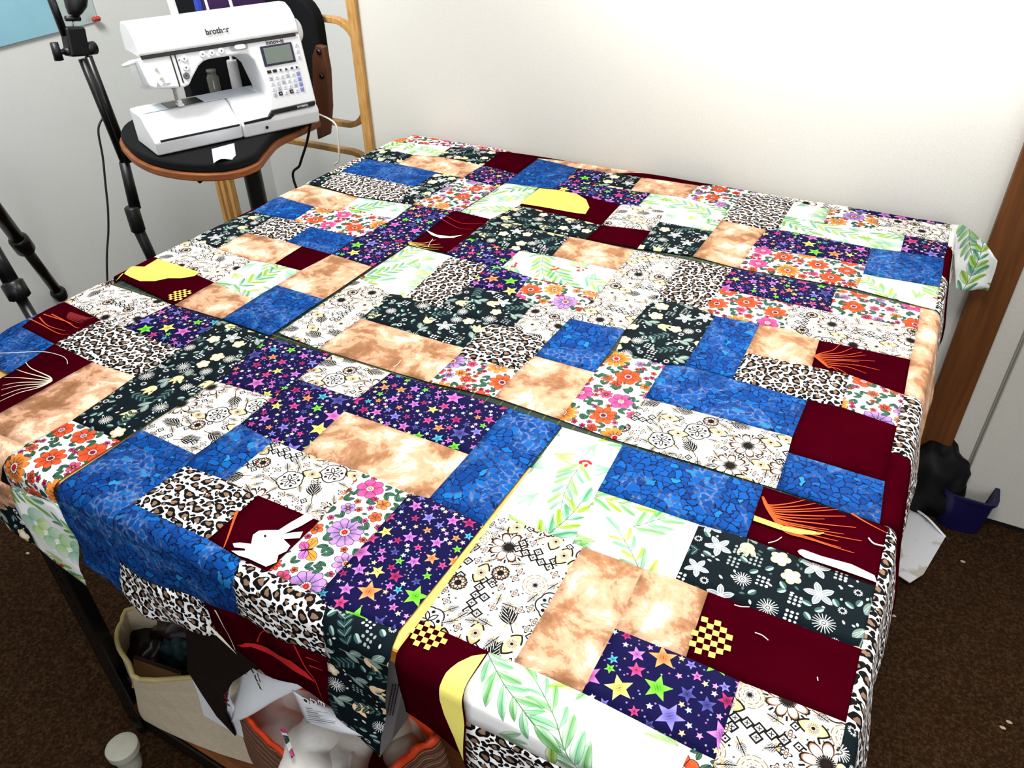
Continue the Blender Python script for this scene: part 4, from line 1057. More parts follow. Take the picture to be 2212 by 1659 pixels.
body = [(.022, .19), (.030, .128), (.034, .117), (.044, .112), (.12, .103), (.136, .107), (.148, .122), (.176, .150), (.192, .159), (.21, .162), (.298, .162), (.318, .158), (.332, .14), (.347, .07), (.350, .04), (.342, .012), (.330, -.006), (.487, -.006), (.487, .19)]
bm = bmesh.new(); prism(bm, body, 'y', 0, .115, Mp); S('body', bm, WP, bevel=.005, seg=3)
bm = bmesh.new(); prism(bm, [(.052, .246), (.048, .253), (.050, .268), (.060, .292), (.080, .312), (.108, .324), (.15, .322), (.172, .300), (.175, .246)], 'x', .030, .484); S('lid', bm, WP, bevel=.012, seg=4)
bm = bmesh.new(); box(bm, .034, .472, -.0035, .002, .185, .193, Mp); S('upper_stripe', bm, BLK, bevel=.001, label='black stripe')
bm = bmesh.new(); box(bm, .012, .236, -.0035, .002, .0405, .0455); S('lower_stripe', bm, BLK, ext, label='black ruler stripe')
bm = bmesh.new(); prism(bm, [(.250, .041), (.330, .0415), (.345, .052), (.474, .054), (.478, .066), (.34, .0635), (.325, .0485), (.250, .047)], 'y', -.0035, .006); S('base_stripe', bm, BLK, label='black stripe')
for xx in (.107, .119):
    bm = bmesh.new(); box(bm, xx, xx + .0032, -.0018, .001, .106 if xx < .11 else .114, .187, Mp); S('thread_slot', bm, BLK)
bm = bmesh.new(); box(bm, .357, .454, -.003, .001, .118, .172, Mp); fr = S('screen_frame', bm, plain('screen_surround', (26, 22, 58), .35, .5), bevel=.002, label='dark navy screen surround')
bm = bmesh.new(); box(bm, .365, .447, -.0042, -.002, .1235, .1665, Mp); S('screen', bm, plain('lcd_grey', (112, 124, 116), .25, .5, vary=.02), fr, bevel=.001, label='blank grey green screen')
LAV = plain('lavender_key', (132, 136, 208), .5); KEYG = plain('key_grey', (226, 228, 234), .45, vary=.01); KO = plain('key_outline', (186, 190, 198), .5)
def key(x, s, wd, ht, mat, mark=None, mm_=None):
    bm = bmesh.new(); box(bm, x - wd / 2, x + wd / 2, -.0022, .001, s - ht / 2, s + ht / 2, Mp); k = S('key', bm, mat, bevel=.0014)
    if mark:
        bm = bmesh.new()
        if mark == 'tri': prism(bm, [(x - .004, s - .003), (x + .004, s - .003), (x, s + .0045)], 'y', -.0030, -.002, Mp)
        elif mark == 'dtri': prism(bm, [(x - .004, s + .003), (x + .004, s + .003), (x, s - .0045)], 'y', -.0030, -.002, Mp)
        elif mark == 'ltri': prism(bm, [(x + .004, s - .004), (x + .004, s + .004), (x - .0045, s)], 'y', -.0030, -.002, Mp)
        elif mark == 'rtri': prism(bm, [(x - .004, s - .004), (x - .004, s + .004), (x + .0045, s)], 'y', -.0030, -.002, Mp)
        else:
            box(bm, x - .0022, x + .0018, -.0030, -.002, s - .0004, s + .0004, Mp); box(bm, x - .0004, x + .0004, -.0030, -.002, s - .002, s + .0024, Mp)
        S('symbol', bm, mm_ or BLK, k)
for i in range(6): key(.366 + i * .0172, .1035, .0125, .0085, BLK if i < 2 else WP, [None, None, 'dtri', 'tri', 'ltri', 'rtri'][i])
for r_ in range(4):
    for c_ in range(6):
        mt = LAV if c_ == 5 else BLK if (r_ == 3 and c_ in (1, 3)) else KEYG
        key(.366 + c_ * .0172, .0855 - r_ * .0148, .0115, .0112, KO if mt is KEYG and (c_ + r_) % 3 == 0 else mt, '+', WP if mt is BLK else GREYL)
for i in range(3): key(.4665, .162 - i * .0165, .010, .011, KEYG, '+', GREYL)
def knob(name, x, s, r, mat, h=.003, sym=True, sx=1.0):
    bm = bmesh.new(); lathe(bm, [(r, 0), (r, h), (r * .85, h + .001)], n=20, M=Mp @ Matrix.Translation((x, 0, s)) @ Matrix.Rotation(R2(90), 4, 'X') @ Matrix.Diagonal((sx, 1, 1, 1))); k = S(name, bm, mat, smooth=False)
    if sym:
        bm = bmesh.new(); box(bm, x - .0015, x + .0015, -h - .0018, -h - .0005, s - .0015, s + .0018, Mp); S('symbol', bm, BLK, k)
for x, s_ in ((.141, .172), (.139, .150), (.193, .176), (.219, .176), (.246, .177)): knob('button', x, s_, .0085, KEYG)
knob('start_button', .134, .130, .0088, plain('grey_button', (96, 98, 100), .4)); knob('lamp', .128, .171, .0014, BLK, sym=False)
bm = bmesh.new(); prism(bm, rr(.272, .325, .172, .187, .0074), 'y', -.0012, .001, Mp); sl = S('speed_slider', bm, GREYL); bm = bmesh.new(); prism(bm, rr(.285, .316, .1735, .1855, .0058), 'y', -.006, -.001, Mp); S('slider_knob', bm, WP, sl, bevel=.001)
for x in (.282, .292, .303):
    bm = bmesh.new(); box(bm, x, x + .004, -.001, .0005, .1895 - .001, .1903 - .001, Mp); S('speed_mark', bm, BLK)
for x, s_ in ((.062, .158), (.068, .134)): knob('screw', x, s_, .004, plain('screw_beige', (190, 186, 170), .4), sym=False)
bm = bmesh.new(); tube(bm, [(.024, .08, .232), (.004, .078, .230), (-.010, .077, .228)], [.005, .006, .004], 10); S('threading_lever', bm, WP, smooth=True)
bm = bmesh.new(); lathe(bm, [(.026, 0), (.032, .004), (.033, .016), (.026, .022)], n=36, M=Matrix.Translation((.487, .10, .246)) @ Matrix.Rotation(R2(90), 4, 'Y')); S('handwheel', bm, WP, smooth=False, bevel=.002)
bm = bmesh.new(); box(bm, .098, .112, .078, .092, .150, .172); box(bm, .1015, .1085, .080, .088, .120, .152); S('needle_clamp', bm, plain('steel', (150, 150, 152), .25, .5, metal=.9), bevel=.001)
bm = bmesh.new(); tube(bm, [(.105, .084, .12), (.105, .084, .104)], [.0014, .0006], 8); S('needle', bm, plain('steel_bright', (220, 220, 222), .2, .5, metal=.9))
bm = bmesh.new(); box(bm, .112, .118, .088, .094, .112, .172); box(bm, .103, .119, .070, .098, .1035, .1085); box(bm, .105, .117, .076, .092, .1085, .117); S('presser_foot', bm, plain('foot_white', (225, 225, 225), .3), bevel=.001, label='steel and white presser foot')
for x, wq, hh in ((.170, .015, .07), (.262, .005, .06), (.330, .006, .05)):
    bm = bmesh.new(); tube(bm, [(x, .12, .31), (x - .004, .124, .32 + hh)], wq * .7 if wq < .01 else .010, 12); S('spool_pin', bm, WP, smooth=False)
bm = bmesh.new(); lathe(bm, [(.0045, 0), (.0045, .002)], n=20, M=Matrix.Translation((.315, -.0005, .020)) @ Matrix.Rotation(R2(90), 4, 'X')); S('front_socket', bm, BLK)
for x in (.03, .45):
    bm = bmesh.new(); box(bm, x, x + .02, .03, .15, -.002, .004); S('rubber_foot', bm, BLK)
def text(name, body_, size, mat, M, parent, bold=0.0, sx=1.0):
    cu = bpy.data.curves.new(name, 'FONT'); cu.body = body_; cu.size = size; cu.extrude = .0003; cu.offset = bold; cu.align_x = 'CENTER'; cu.align_y = 'CENTER'
    dg = bpy.data.objects.new(name + '_tmp', cu); COL.objects.link(dg); bpy.context.view_layer.update()
    me = bpy.data.meshes.new_from_object(dg.evaluated_get(bpy.context.evaluated_depsgraph_get())); bpy.data.objects.remove(dg)
    me.transform(Matrix.Diagonal((sx, 1, 1, 1))); me.transform(M); me.materials.clear(); me.materials.append(mat)
    o = bpy.data.objects.new(name, me); COL.objects.link(o)
    if parent: o.parent = parent
    return o
text('lettering', 'brother', .021, BLK, Matrix.Translation((.250, .0525, .2835)) @ Matrix.Rotation(R2(67), 4, 'X'), sm, .0006)
text('lettering', 'innov-is', .0165, BLK, Mp @ Matrix.Translation((.405, -.001, .179)) @ Matrix.Rotation(R2(90), 4, 'X'), sm, .0003, 1.05)
text('lettering', 'NV1800Q', .0085, WP, Matrix.Translation((.435, -.0042, .0598)) @ Matrix.Rotation(R2(90), 4, 'X'), sm, .0001)
text('lettering', 'A', .016, GREYL, Mp @ Matrix.Translation((.055, -.001, .119)) @ Matrix.Rotation(R2(90), 4, 'X'), sm)
bm = bmesh.new(); box(bm, .066, .088, -.0006, .001, .1185, .1200, Mp); box(bm, .062, .084, -.0006, .001, .1155, .1165, Mp); S('threading_diagram', bm, GREYL)
Ms = Matrix.Translation((O.x, O.y, .026)) @ Matrix.Rotation(RZ, 4, 'Z')
def at(x, y, z=0.0): return Ms @ Vector((x, y, z))
def on_local(p, k):
    v = Vector(ray(p)); o_ = Ms.inverted() @ Vector(CP); d_ = Ms.to_3x3().inverted() @ v; t = (k - o_.y) / d_.y; return o_ + d_ * t
# things behind the machine
PUR = plain('purple_cover', (48, 14, 70), .6); BLU = plain('blue_cover', (34, 56, 168), .6)
a0 = on_local((428, 10), .235); a1 = on_local((560, 0), .235); L_ = a1.x - a0.x + .02
cs = thing('case', 'black case behind the sewing machine, seen through its arm', 'case', tuple(at(a0.x - .03, .235)), RZ)
bm = bmesh.new(); box(bm, -.05, L_ + .06, 0, .07, .004, .205); obj('body', bm, BLKF, cs, local=True, bevel=.006)
bm = bmesh.new(); box(bm, -.05, L_ + .06, -.001, .071, .18, .183); obj('lid_seam', bm, BLK, cs, local=True)
b = thing('book', 'purple book with a blue spine standing on the black case behind the sewing machine', 'book', tuple(at(a0.x, .240, .181)), RZ)
bm = bmesh.new(); box(bm, .012, L_, 0, .03, 0, .20); obj('cover', bm, PUR, b, local=True, bevel=.002); bm = bmesh.new(); box(bm, 0, .012, -.002, .032, 0, .20); obj('spine', bm, BLU, b, local=True, bevel=.002, label='blue spine')
j = on_local((455, 150), .205); GL = NT('grey_glass', .12, .5); GL.b.inputs['Base Color'].default_value = srgb(120, 118, 108); GL.b.inputs['Transmission Weight'].default_value = .35
bm = bmesh.new(); lathe(bm, [(.014, 0), (.017, .004), (.018, j.z - .022), (.013, j.z - .014), (.013, j.z - .008), (.0145, j.z - .007), (.0145, j.z)], tuple(at(j.x, .205)), 24)
setp(obj('glass_jar', bm, GL.m, smooth=True), 'small grey glass jar seen through the arm of the sewing machine', 'jar')
j = on_local((500, 130), .205)
sp_ = thing('thread_cone', 'white thread cone beside the jar behind the sewing machine', 'thread cone', tuple(at(j.x, .205)))
bm = bmesh.new(); lathe(bm, [(.017, 0), (.0165, .004), (.0155, j.z - .004), (.0145, j.z)], n=24); obj('thread', bm, plain('thread_marbled', (196, 194, 192), .7, vary=.12), sp_, local=True, smooth=False)
bm = bmesh.new(); lathe(bm, [(.004, j.z), (.0038, j.z + .035)], n=12); obj('tube', bm, WP, sp_, local=True)
# tissue
P = [Zp(p, .034) for p in ((456, 318), (505, 305), (509, 336), (461, 350))]
bm = bmesh.new(); g = [[None] * 7 for _ in range(7)]
for i in range(7):
    for k in range(7):
        u, v = i / 6, k / 6; p = (P[0] * (1 - u) + P[1] * u) * (1 - v) + (P[3] * (1 - u) + P[2] * u) * v
        p = p + Vector((-.03 * (1 - v) * .0, 0, -.006 + .006 * math.sin(u * 5) * (v) + .002 * v)); g[i][k] = bm.verts.new(p)
for i in range(6):
    for k in range(6): bm.faces.new((g[i][k], g[i + 1][k], g[i + 1][k + 1], g[i][k + 1]))
TIS = plain('tissue_white', (206, 210, 228), .9, .1); o = setp(obj('tissue', bm, TIS, smooth=True), 'scrap of pale tissue sticking out under the sewing machine', 'tissue'); so = o.modifiers.new('thickness', 'SOLIDIFY'); so.thickness = .001
# cables
def cable(name, pts, r, mat, lab, n=8):
    bm = bmesh.new(); tube(bm, spline(pts, 10), r, n); return setp(obj(name, bm, mat, smooth=True), lab, 'cable')
CABW = plain('cable_white', (226, 220, 206), .5)
pl = at(.489, .05, .055)
c = thing('power_cable', 'white cable plugged into the right side of the sewing machine', 'cable', tuple(pl))
bm = bmesh.new(); box(bm, -.004, .006, -.008, .008, -.016, .012); obj('plug', bm, CABW, c, local=True, bevel=.003)
bm = bmesh.new(); tube(bm, [Vector((.002, 0, -.014)), Vector((.006, 0.0, -.035))], [.006, .004], 10); obj('strain_relief', bm, CABW, c, local=True, smooth=True)
bm = bmesh.new(); tube(bm, spline([pl + Vector((.006, 0, -.035))] + [Yp(p, 1.83) for p in ((722, 265), (731, 300), (732, 345), (728, 372))] + [Vector((-1.52, 1.83, -.3)), Vector((-1.55, 1.85, FZ + .01))], 8), .0028, 8); obj('cord', bm, CABW, c, smooth=True)
cable('power_cable', [Yp((672, 262), 1.78), Yp((662, 310), 1.80), Yp((648, 355), 1.80), Yp((638, 400), 1.80), Vector((-1.7, 1.8, -.5)), Vector((-1.72, 1.82, FZ + .01))], .0042, BLK, 'black cable hanging from the stool past the bentwood frame')

# ------------------------------------------------------------------ bentwood frame by the wall
ry = 2.06
xr_ = Yp((781, 150), ry).x; xl_ = Yp((488, 430), ry).x; zt_ = Yp((700, 40), ry).z; zb_ = Yp((740, 266), ry).z; zl_ = Yp((720, 320), ry).z
bf = thing('bentwood_frame', 'light bentwood frame of two rounded loops leaning in the corner behind the stool', 'wooden frame', ((xr_ + xl_) / 2, ry, FZ))
def loop(x0, x1, z0, z1, r):
    P = [Vector((a, ry, b)) for a, b in rr(x0, x1, z0, z1, r, 8)]; P.append(P[0].copy())
    bm = bmesh.new(); n = len(P) - 1
    rings = []
    for i in range(n):
        d = (P[(i + 1) % n] - P[i - 1]).normalized(); nrm = Vector((d.z, 0, -d.x))
        rings.append([bm.verts.new(P[i] + nrm * a + Vector((0, b, 0))) for a, b in ((-.009, -.014), (.009, -.014), (.009, .014), (-.009, .014))])
    for i in range(n):
        for k in range(4): bm.faces.new((rings[i][k], rings[i][(k + 1) % 4], rings[(i + 1) % n][(k + 1) % 4], rings[(i + 1) % n][k]))
    return bm
obj('loop', loop(xl_ + .05, xr_, zb_, zt_, .085), LWOOD, bf, bevel=.003); obj('loop', loop(xl_ + .05, xr_, FZ + .005, zl_, .085), LWOOD, bf, bevel=.003)
for dx in (-.012, .018):
    bm = bmesh.new(); box(bm, xl_ + dx - .009, xl_ + dx + .009, ry - .02, ry + .01, FZ, .75); obj('post', bm, LWOOD, bf, bevel=.003)

# ------------------------------------------------------------------ stands on the left, cable, picture
def knob_w(bm, c, axis, r, L0):
    M = Matrix.Translation(c) @ axis.to_track_quat('Z', 'Y').to_matrix().to_4x4(); lathe(bm, [(r * .5, 0), (r, .006), (r, L0), (r * .6, L0 + .006)], n=12, M=M)
XS = -2.45
st = thing('camera_stand', 'black folding camera stand with clamp knobs, in front of the grey wall', 'camera stand', tuple(Xp((350, 590), XS)))
def X_(p, dx=0.0): return Xp(p, XS + dx)
a_, b_ = X_((172, 118)), X_((322, 505)); dd = (b_ - a_)
bm = bmesh.new(); tube(bm, [X_((178, 128)), X_((272, 360))], [.013, .013], 14); tube(bm, [X_((191, 122), .02), X_((278, 350), .02)], [.012, .013], 14); obj('upper_leg', bm, BLKM, st, smooth=True)
bm = bmesh.new(); tube(bm, [X_((268, 350)), X_((292, 450))], [.017, .020], 14); obj('upper_section', bm, BLK, st, smooth=True)
bm = bmesh.new(); tube(bm, [X_((283, 446)), X_((284, 449)), X_((299, 497)), X_((300, 500))], [.020, .025, .025, .020], 16); obj('collar', bm, BLK, st, smooth=True)
e0 = X_((292, 480)); e1 = X_((330, 562)); ed = (e1 - e0).normalized()
bm = bmesh.new(); tube(bm, [e0, e1, e1 + ed * ((FZ + .03 - e1.z) / ed.z)], [.020, .019, .019], 14); obj('lower_section', bm, BLKM, st, smooth=True)
bm = bmesh.new(); lathe(bm, [(.02, 0), (.024, .01), (.02, .035)], tuple((e1 + ed * ((FZ + .03 - e1.z) / ed.z)).xy) + (FZ,), 14); obj('foot', bm, BLK, st)
bm = bmesh.new(); tube(bm, [X_((100, -30)), X_((140, 76))], .012, 14); obj('mast', bm, BLKM, st, smooth=True)
cz = X_((163, 95)); bm = bmesh.new(); box(bm, -.02, .02, -.033, .033, -.035, .05); bmesh.ops.transform(bm, matrix=Matrix.Translation(cz) @ Matrix.Rotation(R2(-8), 4, 'X'), verts=bm.verts); clp = obj('clamp', bm, BLK, st, bevel=.008)
bm = bmesh.new(); tube(bm, [X_((140, 112)), X_((198, 104))], .012, 12); tube(bm, [X_((184, 106)), X_((204, 103))], [.019, .02], 14); tube(bm, [X_((116, 92)), X_((128, 130))], [.012, .014], 12); tube(bm, [X_((126, 112)), X_((142, 112))], .008, 8); obj('tightening_knob', bm, BLK, st, smooth=True)
bm = bmesh.new(); tube(bm, [X_((157, 60)), X_((158, 42))], .003, 8); obj('ball_pin', bm, plain('steel_pin', (190, 190, 190), .3, metal=.8), st, smooth=True)
bm = bmesh.new(); tube(bm, [X_((142, 40)), X_((172, 40))], .008, 10); tube(bm, [X_((158, 34)), X_((160, 22)), X_((163, 8)), X_((166, -40))], [.014, .024, .032, .036], 14); obj('mount_head', bm, BLK, st, smooth=True)
tp = thing('tripod', 'black tripod with a rubber footed leg, cut off by the left side of the picture', 'tripod', (-2.62, 1.1, FZ))
f1 = Zp((132, 640), FZ + .05); u1 = Vector((-2.62, .90, .10)); u1 = Xp((-30, 425), -2.7)
def along(a, b, t): return a * (1 - t) + b * t
bm = bmesh.new(); tube(bm, [Xp((-60, 385), -2.64), along(u1, f1, .38)], .024, 14); tube(bm, [along(u1, f1, .36), along(u1, f1, .38), along(u1, f1, .47), along(u1, f1, .49)], [.026, .034, .034, .024], 16); tube(bm, [along(u1, f1, .47), along(u1, f1, .94)], .019, 14); lg = obj('leg', bm, BLKM, tp, smooth=True)
bm = bmesh.new(); tube(bm, [along(u1, f1, .92), along(u1, f1, .95), along(u1, f1, 1.0)], [.022, .030, .026], 14); o = obj('rubber_foot', bm, BLK, lg, smooth=True)
u2, f2 = Xp((-40, 500), -2.3), Xp((78, 700), -2.2); fd = (f2 - u2).normalized(); f3 = f2 + fd * ((FZ + .01 - f2.z) / fd.z)
bm = bmesh.new(); tube(bm, [u2, along(u2, f2, .60)], .022, 14); tube(bm, [along(u2, f2, .52), along(u2, f2, .54), along(u2, f2, .70), along(u2, f2, .72)], [.022, .031, .031, .022], 16); tube(bm, [along(u2, f2, .7), f3], .016, 14); obj('leg', bm, BLKM, tp, smooth=True)
bm = bmesh.new(); tube(bm, [Xp((-60, 385), -2.64), u2], .02, 12); tube(bm, [Xp((-60, 385), -2.64), Vector((-2.75, .55, FZ + .02))], .018, 12); obj('leg', bm, BLKM, tp, smooth=True)
cable('power_cable', [Xp(p, -2.55) for p in ((226, 250), (215, 268), (213, 290), (222, 340), (228, 400), (233, 450), (234, 500), (231, 550), (232, 610), (238, 700))] + [Vector((-2.55, 1.35, FZ + .01))], .0038, BLK, 'thin black cable hanging down the grey wall beside the camera stand')
pc = thing('wall_map', 'blue and pale green map behind clear plastic, pinned to the grey wall', 'map', (-2.98, 1.6, .3))
m = NT('map_print', .35, .5); tc = m.n('ShaderNodeTexCoord'); nz = m.n('ShaderNodeTexNoise', i_Scale=2.2, i_Detail=5.0); m.lk(tc.outputs['Object'], nz.inputs['Vector'])
m.color(m.ramp(nz.outputs[0], [(0.4, srgb(132, 186, 210)), (0.55, srgb(150, 200, 214)), (0.64, srgb(186, 216, 206))])); MAPM = m.m
m = NT('clear_plastic', .25, .5); m.b.inputs['Base Color'].default_value = srgb(206, 222, 218); m.b.inputs['Transmission Weight'].default_value = .3; CLP = m.m
c0, c1, c2 = Xp((-80, 122), -2.98), Xp((128, 68), -2.98), Xp((214, 46), -2.98)
bm = bmesh.new(); prism(bm, [(c0.y, c0.z), (c1.y, c1.z), (c1.y, c1.z + .6), (c0.y, c0.z + .6)], 'x', -2.984, -2.980); obj('print', bm, MAPM, pc, label='sky blue map sheet')
bm = bmesh.new(); prism(bm, [(c0.y, c0.z - .004), (c2.y, c2.z), (c2.y, c2.z + .6), (c0.y, c0.z + .6)], 'x', -2.9885, -2.9845); obj('backing', bm, CLP, pc, bevel=.001)
bm = bmesh.new(); v = Xp((208, 41), -2.97)
for dy in (-.008, .008): bmesh.ops.create_icosphere(bm, subdivisions=2, radius=.010, matrix=Matrix.Translation(v + Vector((0, dy, 0))))
obj('push_pin', bm, plain('pin_red', (176, 50, 44), .4), pc, smooth=True, label='red push pin')

# ------------------------------------------------------------------ under the table, left
SZ = FZ + .054
FAB = plain('linen_fabric', (206, 190, 164), .9, .1, vary=.06, scale=120, bump=.3); RIM = plain('linen_binding', (196, 180, 120), .8)
bxn = thing('storage_bin', 'open beige linen storage bin full of dark bags, on the shelf under the table', 'storage bin', (-.85, .6, SZ))
zr = SZ + .20
rim = [(302, 1470), (278, 1435), (256, 1402), (251, 1372), (262, 1345), (300, 1310)]
top = [Zp(p, zr) for p in rim]; top = spline([(v.x, v.y, 0) for v in top], 3)
rim = rim + [(560, 1310), (720, 1400), (700, 1452), (560, 1458), (430, 1464)]
low = [(312, 1556), (302, 1528), (295, 1503), (294, 1482), (301, 1463), (330, 1440), (560, 1440), (740, 1540), (720, 1700), (560, 1655), (430, 1612)]
RT = spline([Zp(p, zr) for p in rim], 3, True); RB = spline([Zp(p, SZ + .001) for p in low], 3, True)
RC = sum(RT, Vector()) / len(RT); ring_t = RT
def ringat(t, inset=0.0):
    out = []
    for a_, b_ in zip(RT, RB):
        v = b_ * (1 - t) + a_ * t; cxy = Vector((RC.x, RC.y, v.z)); out.append(cxy + (v - cxy) * (1 - inset))
    return out
bm = bmesh.new(); outer = [[bm.verts.new(v) for v in ringat(t)] for t in (0, .2, .5, .8, 1)]; inner = [[bm.verts.new(v) for v in ringat(t, .02)] for t in (1, .5, .03)]
allr = outer + inner; n = len(ring_t)
for r0, r1 in zip(allr, allr[1:]):
    for k in range(n): bm.faces.new((r0[k], r0[(k + 1) % n], r1[(k + 1) % n], r1[k]))
bm.faces.new(allr[0][::-1]); bm.faces.new(allr[-1]); obj('body', bm, FAB, bxn, smooth=False)
bm = bmesh.new(); rt = ringat(1, .01); rt = [v + Vector((0, 0, .002)) for v in rt]; rt.append(rt[0].copy()); tube(bm, rt, .0045, 8); obj('rim_binding', bm, RIM, bxn, smooth=True, label='yellowish bound rim')
def crumple(name, c, sx, sy, sz, mat, lab, cat, seed=1, amp=.35, sub_=4, freq=2.2, smooth=True):
    bm = bmesh.new(); bmesh.ops.create_icosphere(bm, subdivisions=sub_, radius=1)
    for v in bm.verts:
        d = v.co.normalized(); k = 1 + amp * mnoise.noise(d * freq + Vector((seed, 0, 0))) + amp * .4 * abs(mnoise.noise(d * freq * 2.6 + Vector((0, seed, 0)))); v.co = Vector((d.x * sx * k, d.y * sy * k, d.z * sz * k)) + Vector(c)
    return setp(obj(name, bm, mat, smooth=smooth), lab, cat)
PLB = plain('dark_plastic_bag', (26, 12, 14), .25, .6); DARKIN = plain('bin_shade_black', (12, 10, 12), .3, .5)
TEAL = plain('teal_cloth', (20, 44, 48), .6, .3); NAVY = plain('navy_cloth', (22, 20, 80), .5, .3)
crumple('plastic_bag', tuple(Zp((450, 1370), zr - .07)), .11, .07, .06, PLB, 'crumpled dark maroon plastic bag inside the linen bin', 'bag', 3, .5, 4, 2.5)
crumple('folded_cloth', tuple(Zp((390, 1405), zr - .06)), .042, .03, .035, TEAL, 'dark teal cloth inside the linen bin', 'cloth', 5, .4)
crumple('folded_cloth', tuple(Zp((420, 1330), zr - .09)), .08, .06, .05, NAVY, 'navy cloth at the back of the linen bin', 'cloth', 8, .4)
crumple('plastic_bag', tuple(Zp((352, 1388), zr - .11)), .075, .10, .045, DARKIN, 'black shape added for the shade and black items low at the left inside the linen bin', 'bag', 13, .4, 4, 2.5)  # added to darken the shaded bin interior among its black contents
# cardboard flap
cf = thing('cardboard_divider', 'brown corrugated cardboard piece lying across the linen bin', 'cardboard', tuple(Zp((340, 1440), zr - .05)))
P = [Zp((288, 1422), zr - .02), Zp((388, 1456), zr - .02)]
bm = bmesh.new(); vs = [bm.verts.new(v) for v in (P[0], P[1], P[1] + Vector((-.01, -.03, -.05)), P[0] + Vector((.01, -.03, -.05)))]; f = bm.faces.new(vs); g = bmesh.ops.extrude_face_region(bm, geom=[f]); bmesh.ops.translate(bm, vec=(0, .005, .0), verts=[v for v in g['geom'] if isinstance(v, bmesh.types.BMVert)]); obj('sheet', bm, plain('cardboard', (150, 112, 70), .8), cf)
bm = bmesh.new()
for k in range(24):
    v = along(P[0], P[1], k / 24); box(bm, v.x, v.x + .0025, v.y - .001, v.y + .006, v.z, v.z + .003)
obj('corrugation', bm, plain('cardboard_dark', (60, 36, 18), .9), cf)
def sheet(name, pxs, y, mat, lab, cat, bulge=.012, n=10, tilt=0.0):
    """a curved sheet standing roughly upright: pxs = 4 picture corners (tl, tr, br, bl)"""
    P = [Yp(p, yy) for p, yy in zip(pxs, y if isinstance(y, (list, tuple)) else [y] * 4)]
    bm = bmesh.new(); uvl = bm.loops.layers.uv.new('UVMap'); g = {}
    for i in range(n + 1):
        for k in range(n + 1):
            u, v = i / n, k / n; p = (P[0] * (1 - u) + P[1] * u) * (1 - v) + (P[3] * (1 - u) + P[2] * u) * v
            g[i, k] = bm.verts.new(p + Vector((0, -bulge * math.sin(u * PI) * (.6 + .4 * math.sin(v * PI)), bulge * tilt * math.sin(u * PI))))
    for i in range(n):
        for k in range(n):
            f = bm.faces.new((g[i, k], g[i + 1, k], g[i + 1, k + 1], g[i, k + 1]))
            for l, (a, b) in zip(f.loops, ((i, k), (i + 1, k), (i + 1, k + 1), (i, k + 1))): l[uvl].uv = (a / n, 1 - b / n)
    o = obj(name, bm, mat, smooth=True); so = o.modifiers.new('thickness', 'SOLIDIFY'); so.thickness = .0012
    return setp(o, lab, cat) if lab else o
PAPER = plain('white_paper', (240, 242, 246), .6, .3, vary=.015); DBR = plain('dark_brown_cloth', (30, 20, 17), .85, .1, vary=.15, scale=60)
def flatpoly(name, pxs, y, mat, lab, cat, th=.004, curve=.0):
    P = [Yp(p, y + curve * math.sin(i * 1.7)) for i, p in enumerate(pxs)]
    bm = bmesh.new(); f = bm.faces.new([bm.verts.new(v) for v in P]); g = bmesh.ops.extrude_face_region(bm, geom=[f]); bmesh.ops.translate(bm, vec=(0, th, 0), verts=[v for v in g['geom'] if isinstance(v, bmesh.types.BMVert)])
    bmesh.ops.triangulate(bm, faces=bm.faces[:]); return setp(obj(name, bm, mat), lab, cat)
flatpoly('paper_sheet', [(405, 1440), (470, 1470), (540, 1600), (486, 1572), (440, 1545), (428, 1500)], .404, PAPER, 'plain white paper edge showing beneath the dark brown cloth', 'paper')
flatpoly('dark_cloth', [(400, 1340), (470, 1360), (560, 1410), (562, 1432), (530, 1455), (500, 1475), (486, 1500), (486, 1540), (500, 1575), (508, 1590), (468, 1548), (436, 1500), (405, 1450)], .397, DBR, 'dark brown cloth hanging over the rim of the linen bin', 'cloth', curve=.004)
lb = thing('paper_wrapper', 'curved white paper wrapper with small black print, below the red crescent patch', 'paper', tuple(Yp((540, 1500), .40)))
def part_of(o, par, lab=None):
    o.parent = par; o.matrix_parent_inverse = Matrix.Translation(-par.location)
    return o
o = sheet('sheet', [(526, 1428), (680, 1474), (600, 1506), (500, 1560)], [.43, .45, .42, .40], PAPER, None, None, bulge=.02); part_of(o, lb)
o = sheet('sheet', [(518, 1436), (500, 1452), (491, 1568), (484, 1500)], [.42, .41, .40, .41], PAPER, None, None, bulge=.004); part_of(o, lb)
def mat_on(p0, p1, y, up=None):
    A, B = Yp(p0, y), Yp(p1, y); X = (B - A).normalized(); Z = Vector((0, -1, 0)); Y = Z.cross(X).normalized(); Z = X.cross(Y)
    M = Matrix((X, Y, Z)).transposed().to_4x4(); M.translation = (A + B) / 2; return M, (B - A).length
def flat_text(body_, p0, p1, y, size, parent, name='lettering', mat=BLK, bold=0.0):
    M, L0 = mat_on(p0, p1, y); o = text(name, body_, size, mat, M, None, bold); part_of(o, parent); return o
flat_text('Made with Tools Level', (541, 1440), (557, 1474), .408, .0075, lb); flat_text('.............', (556, 1450), (566, 1480), .408, .008, lb, bold=.0003); flat_text('Winner 6', (523, 1436), (531, 1456), .402, .006, lb)
bm = bmesh.new(); a = [Yp(p, .400) for p in ((528, 1436), (538, 1440), (536, 1452), (528, 1450))]; prism(bm, [(v.x, v.z) for v in a], 'y', .399, .400); obj('green_mark', bm, plain('green_mark', (40, 100, 60)), lb, label='small green printed flag')
bm = bmesh.new()
for i, p in enumerate([(486, 1502), (490, 1498), (487, 1508), (492, 1512), (488, 1518), (494, 1523)]):
    v = Yp(p, .388); bmesh.ops.create_icosphere(bm, subdivisions=1, radius=.0032, matrix=Matrix.Translation(v) @ Matrix.Diagonal((1, .2, 1.2, 1)))
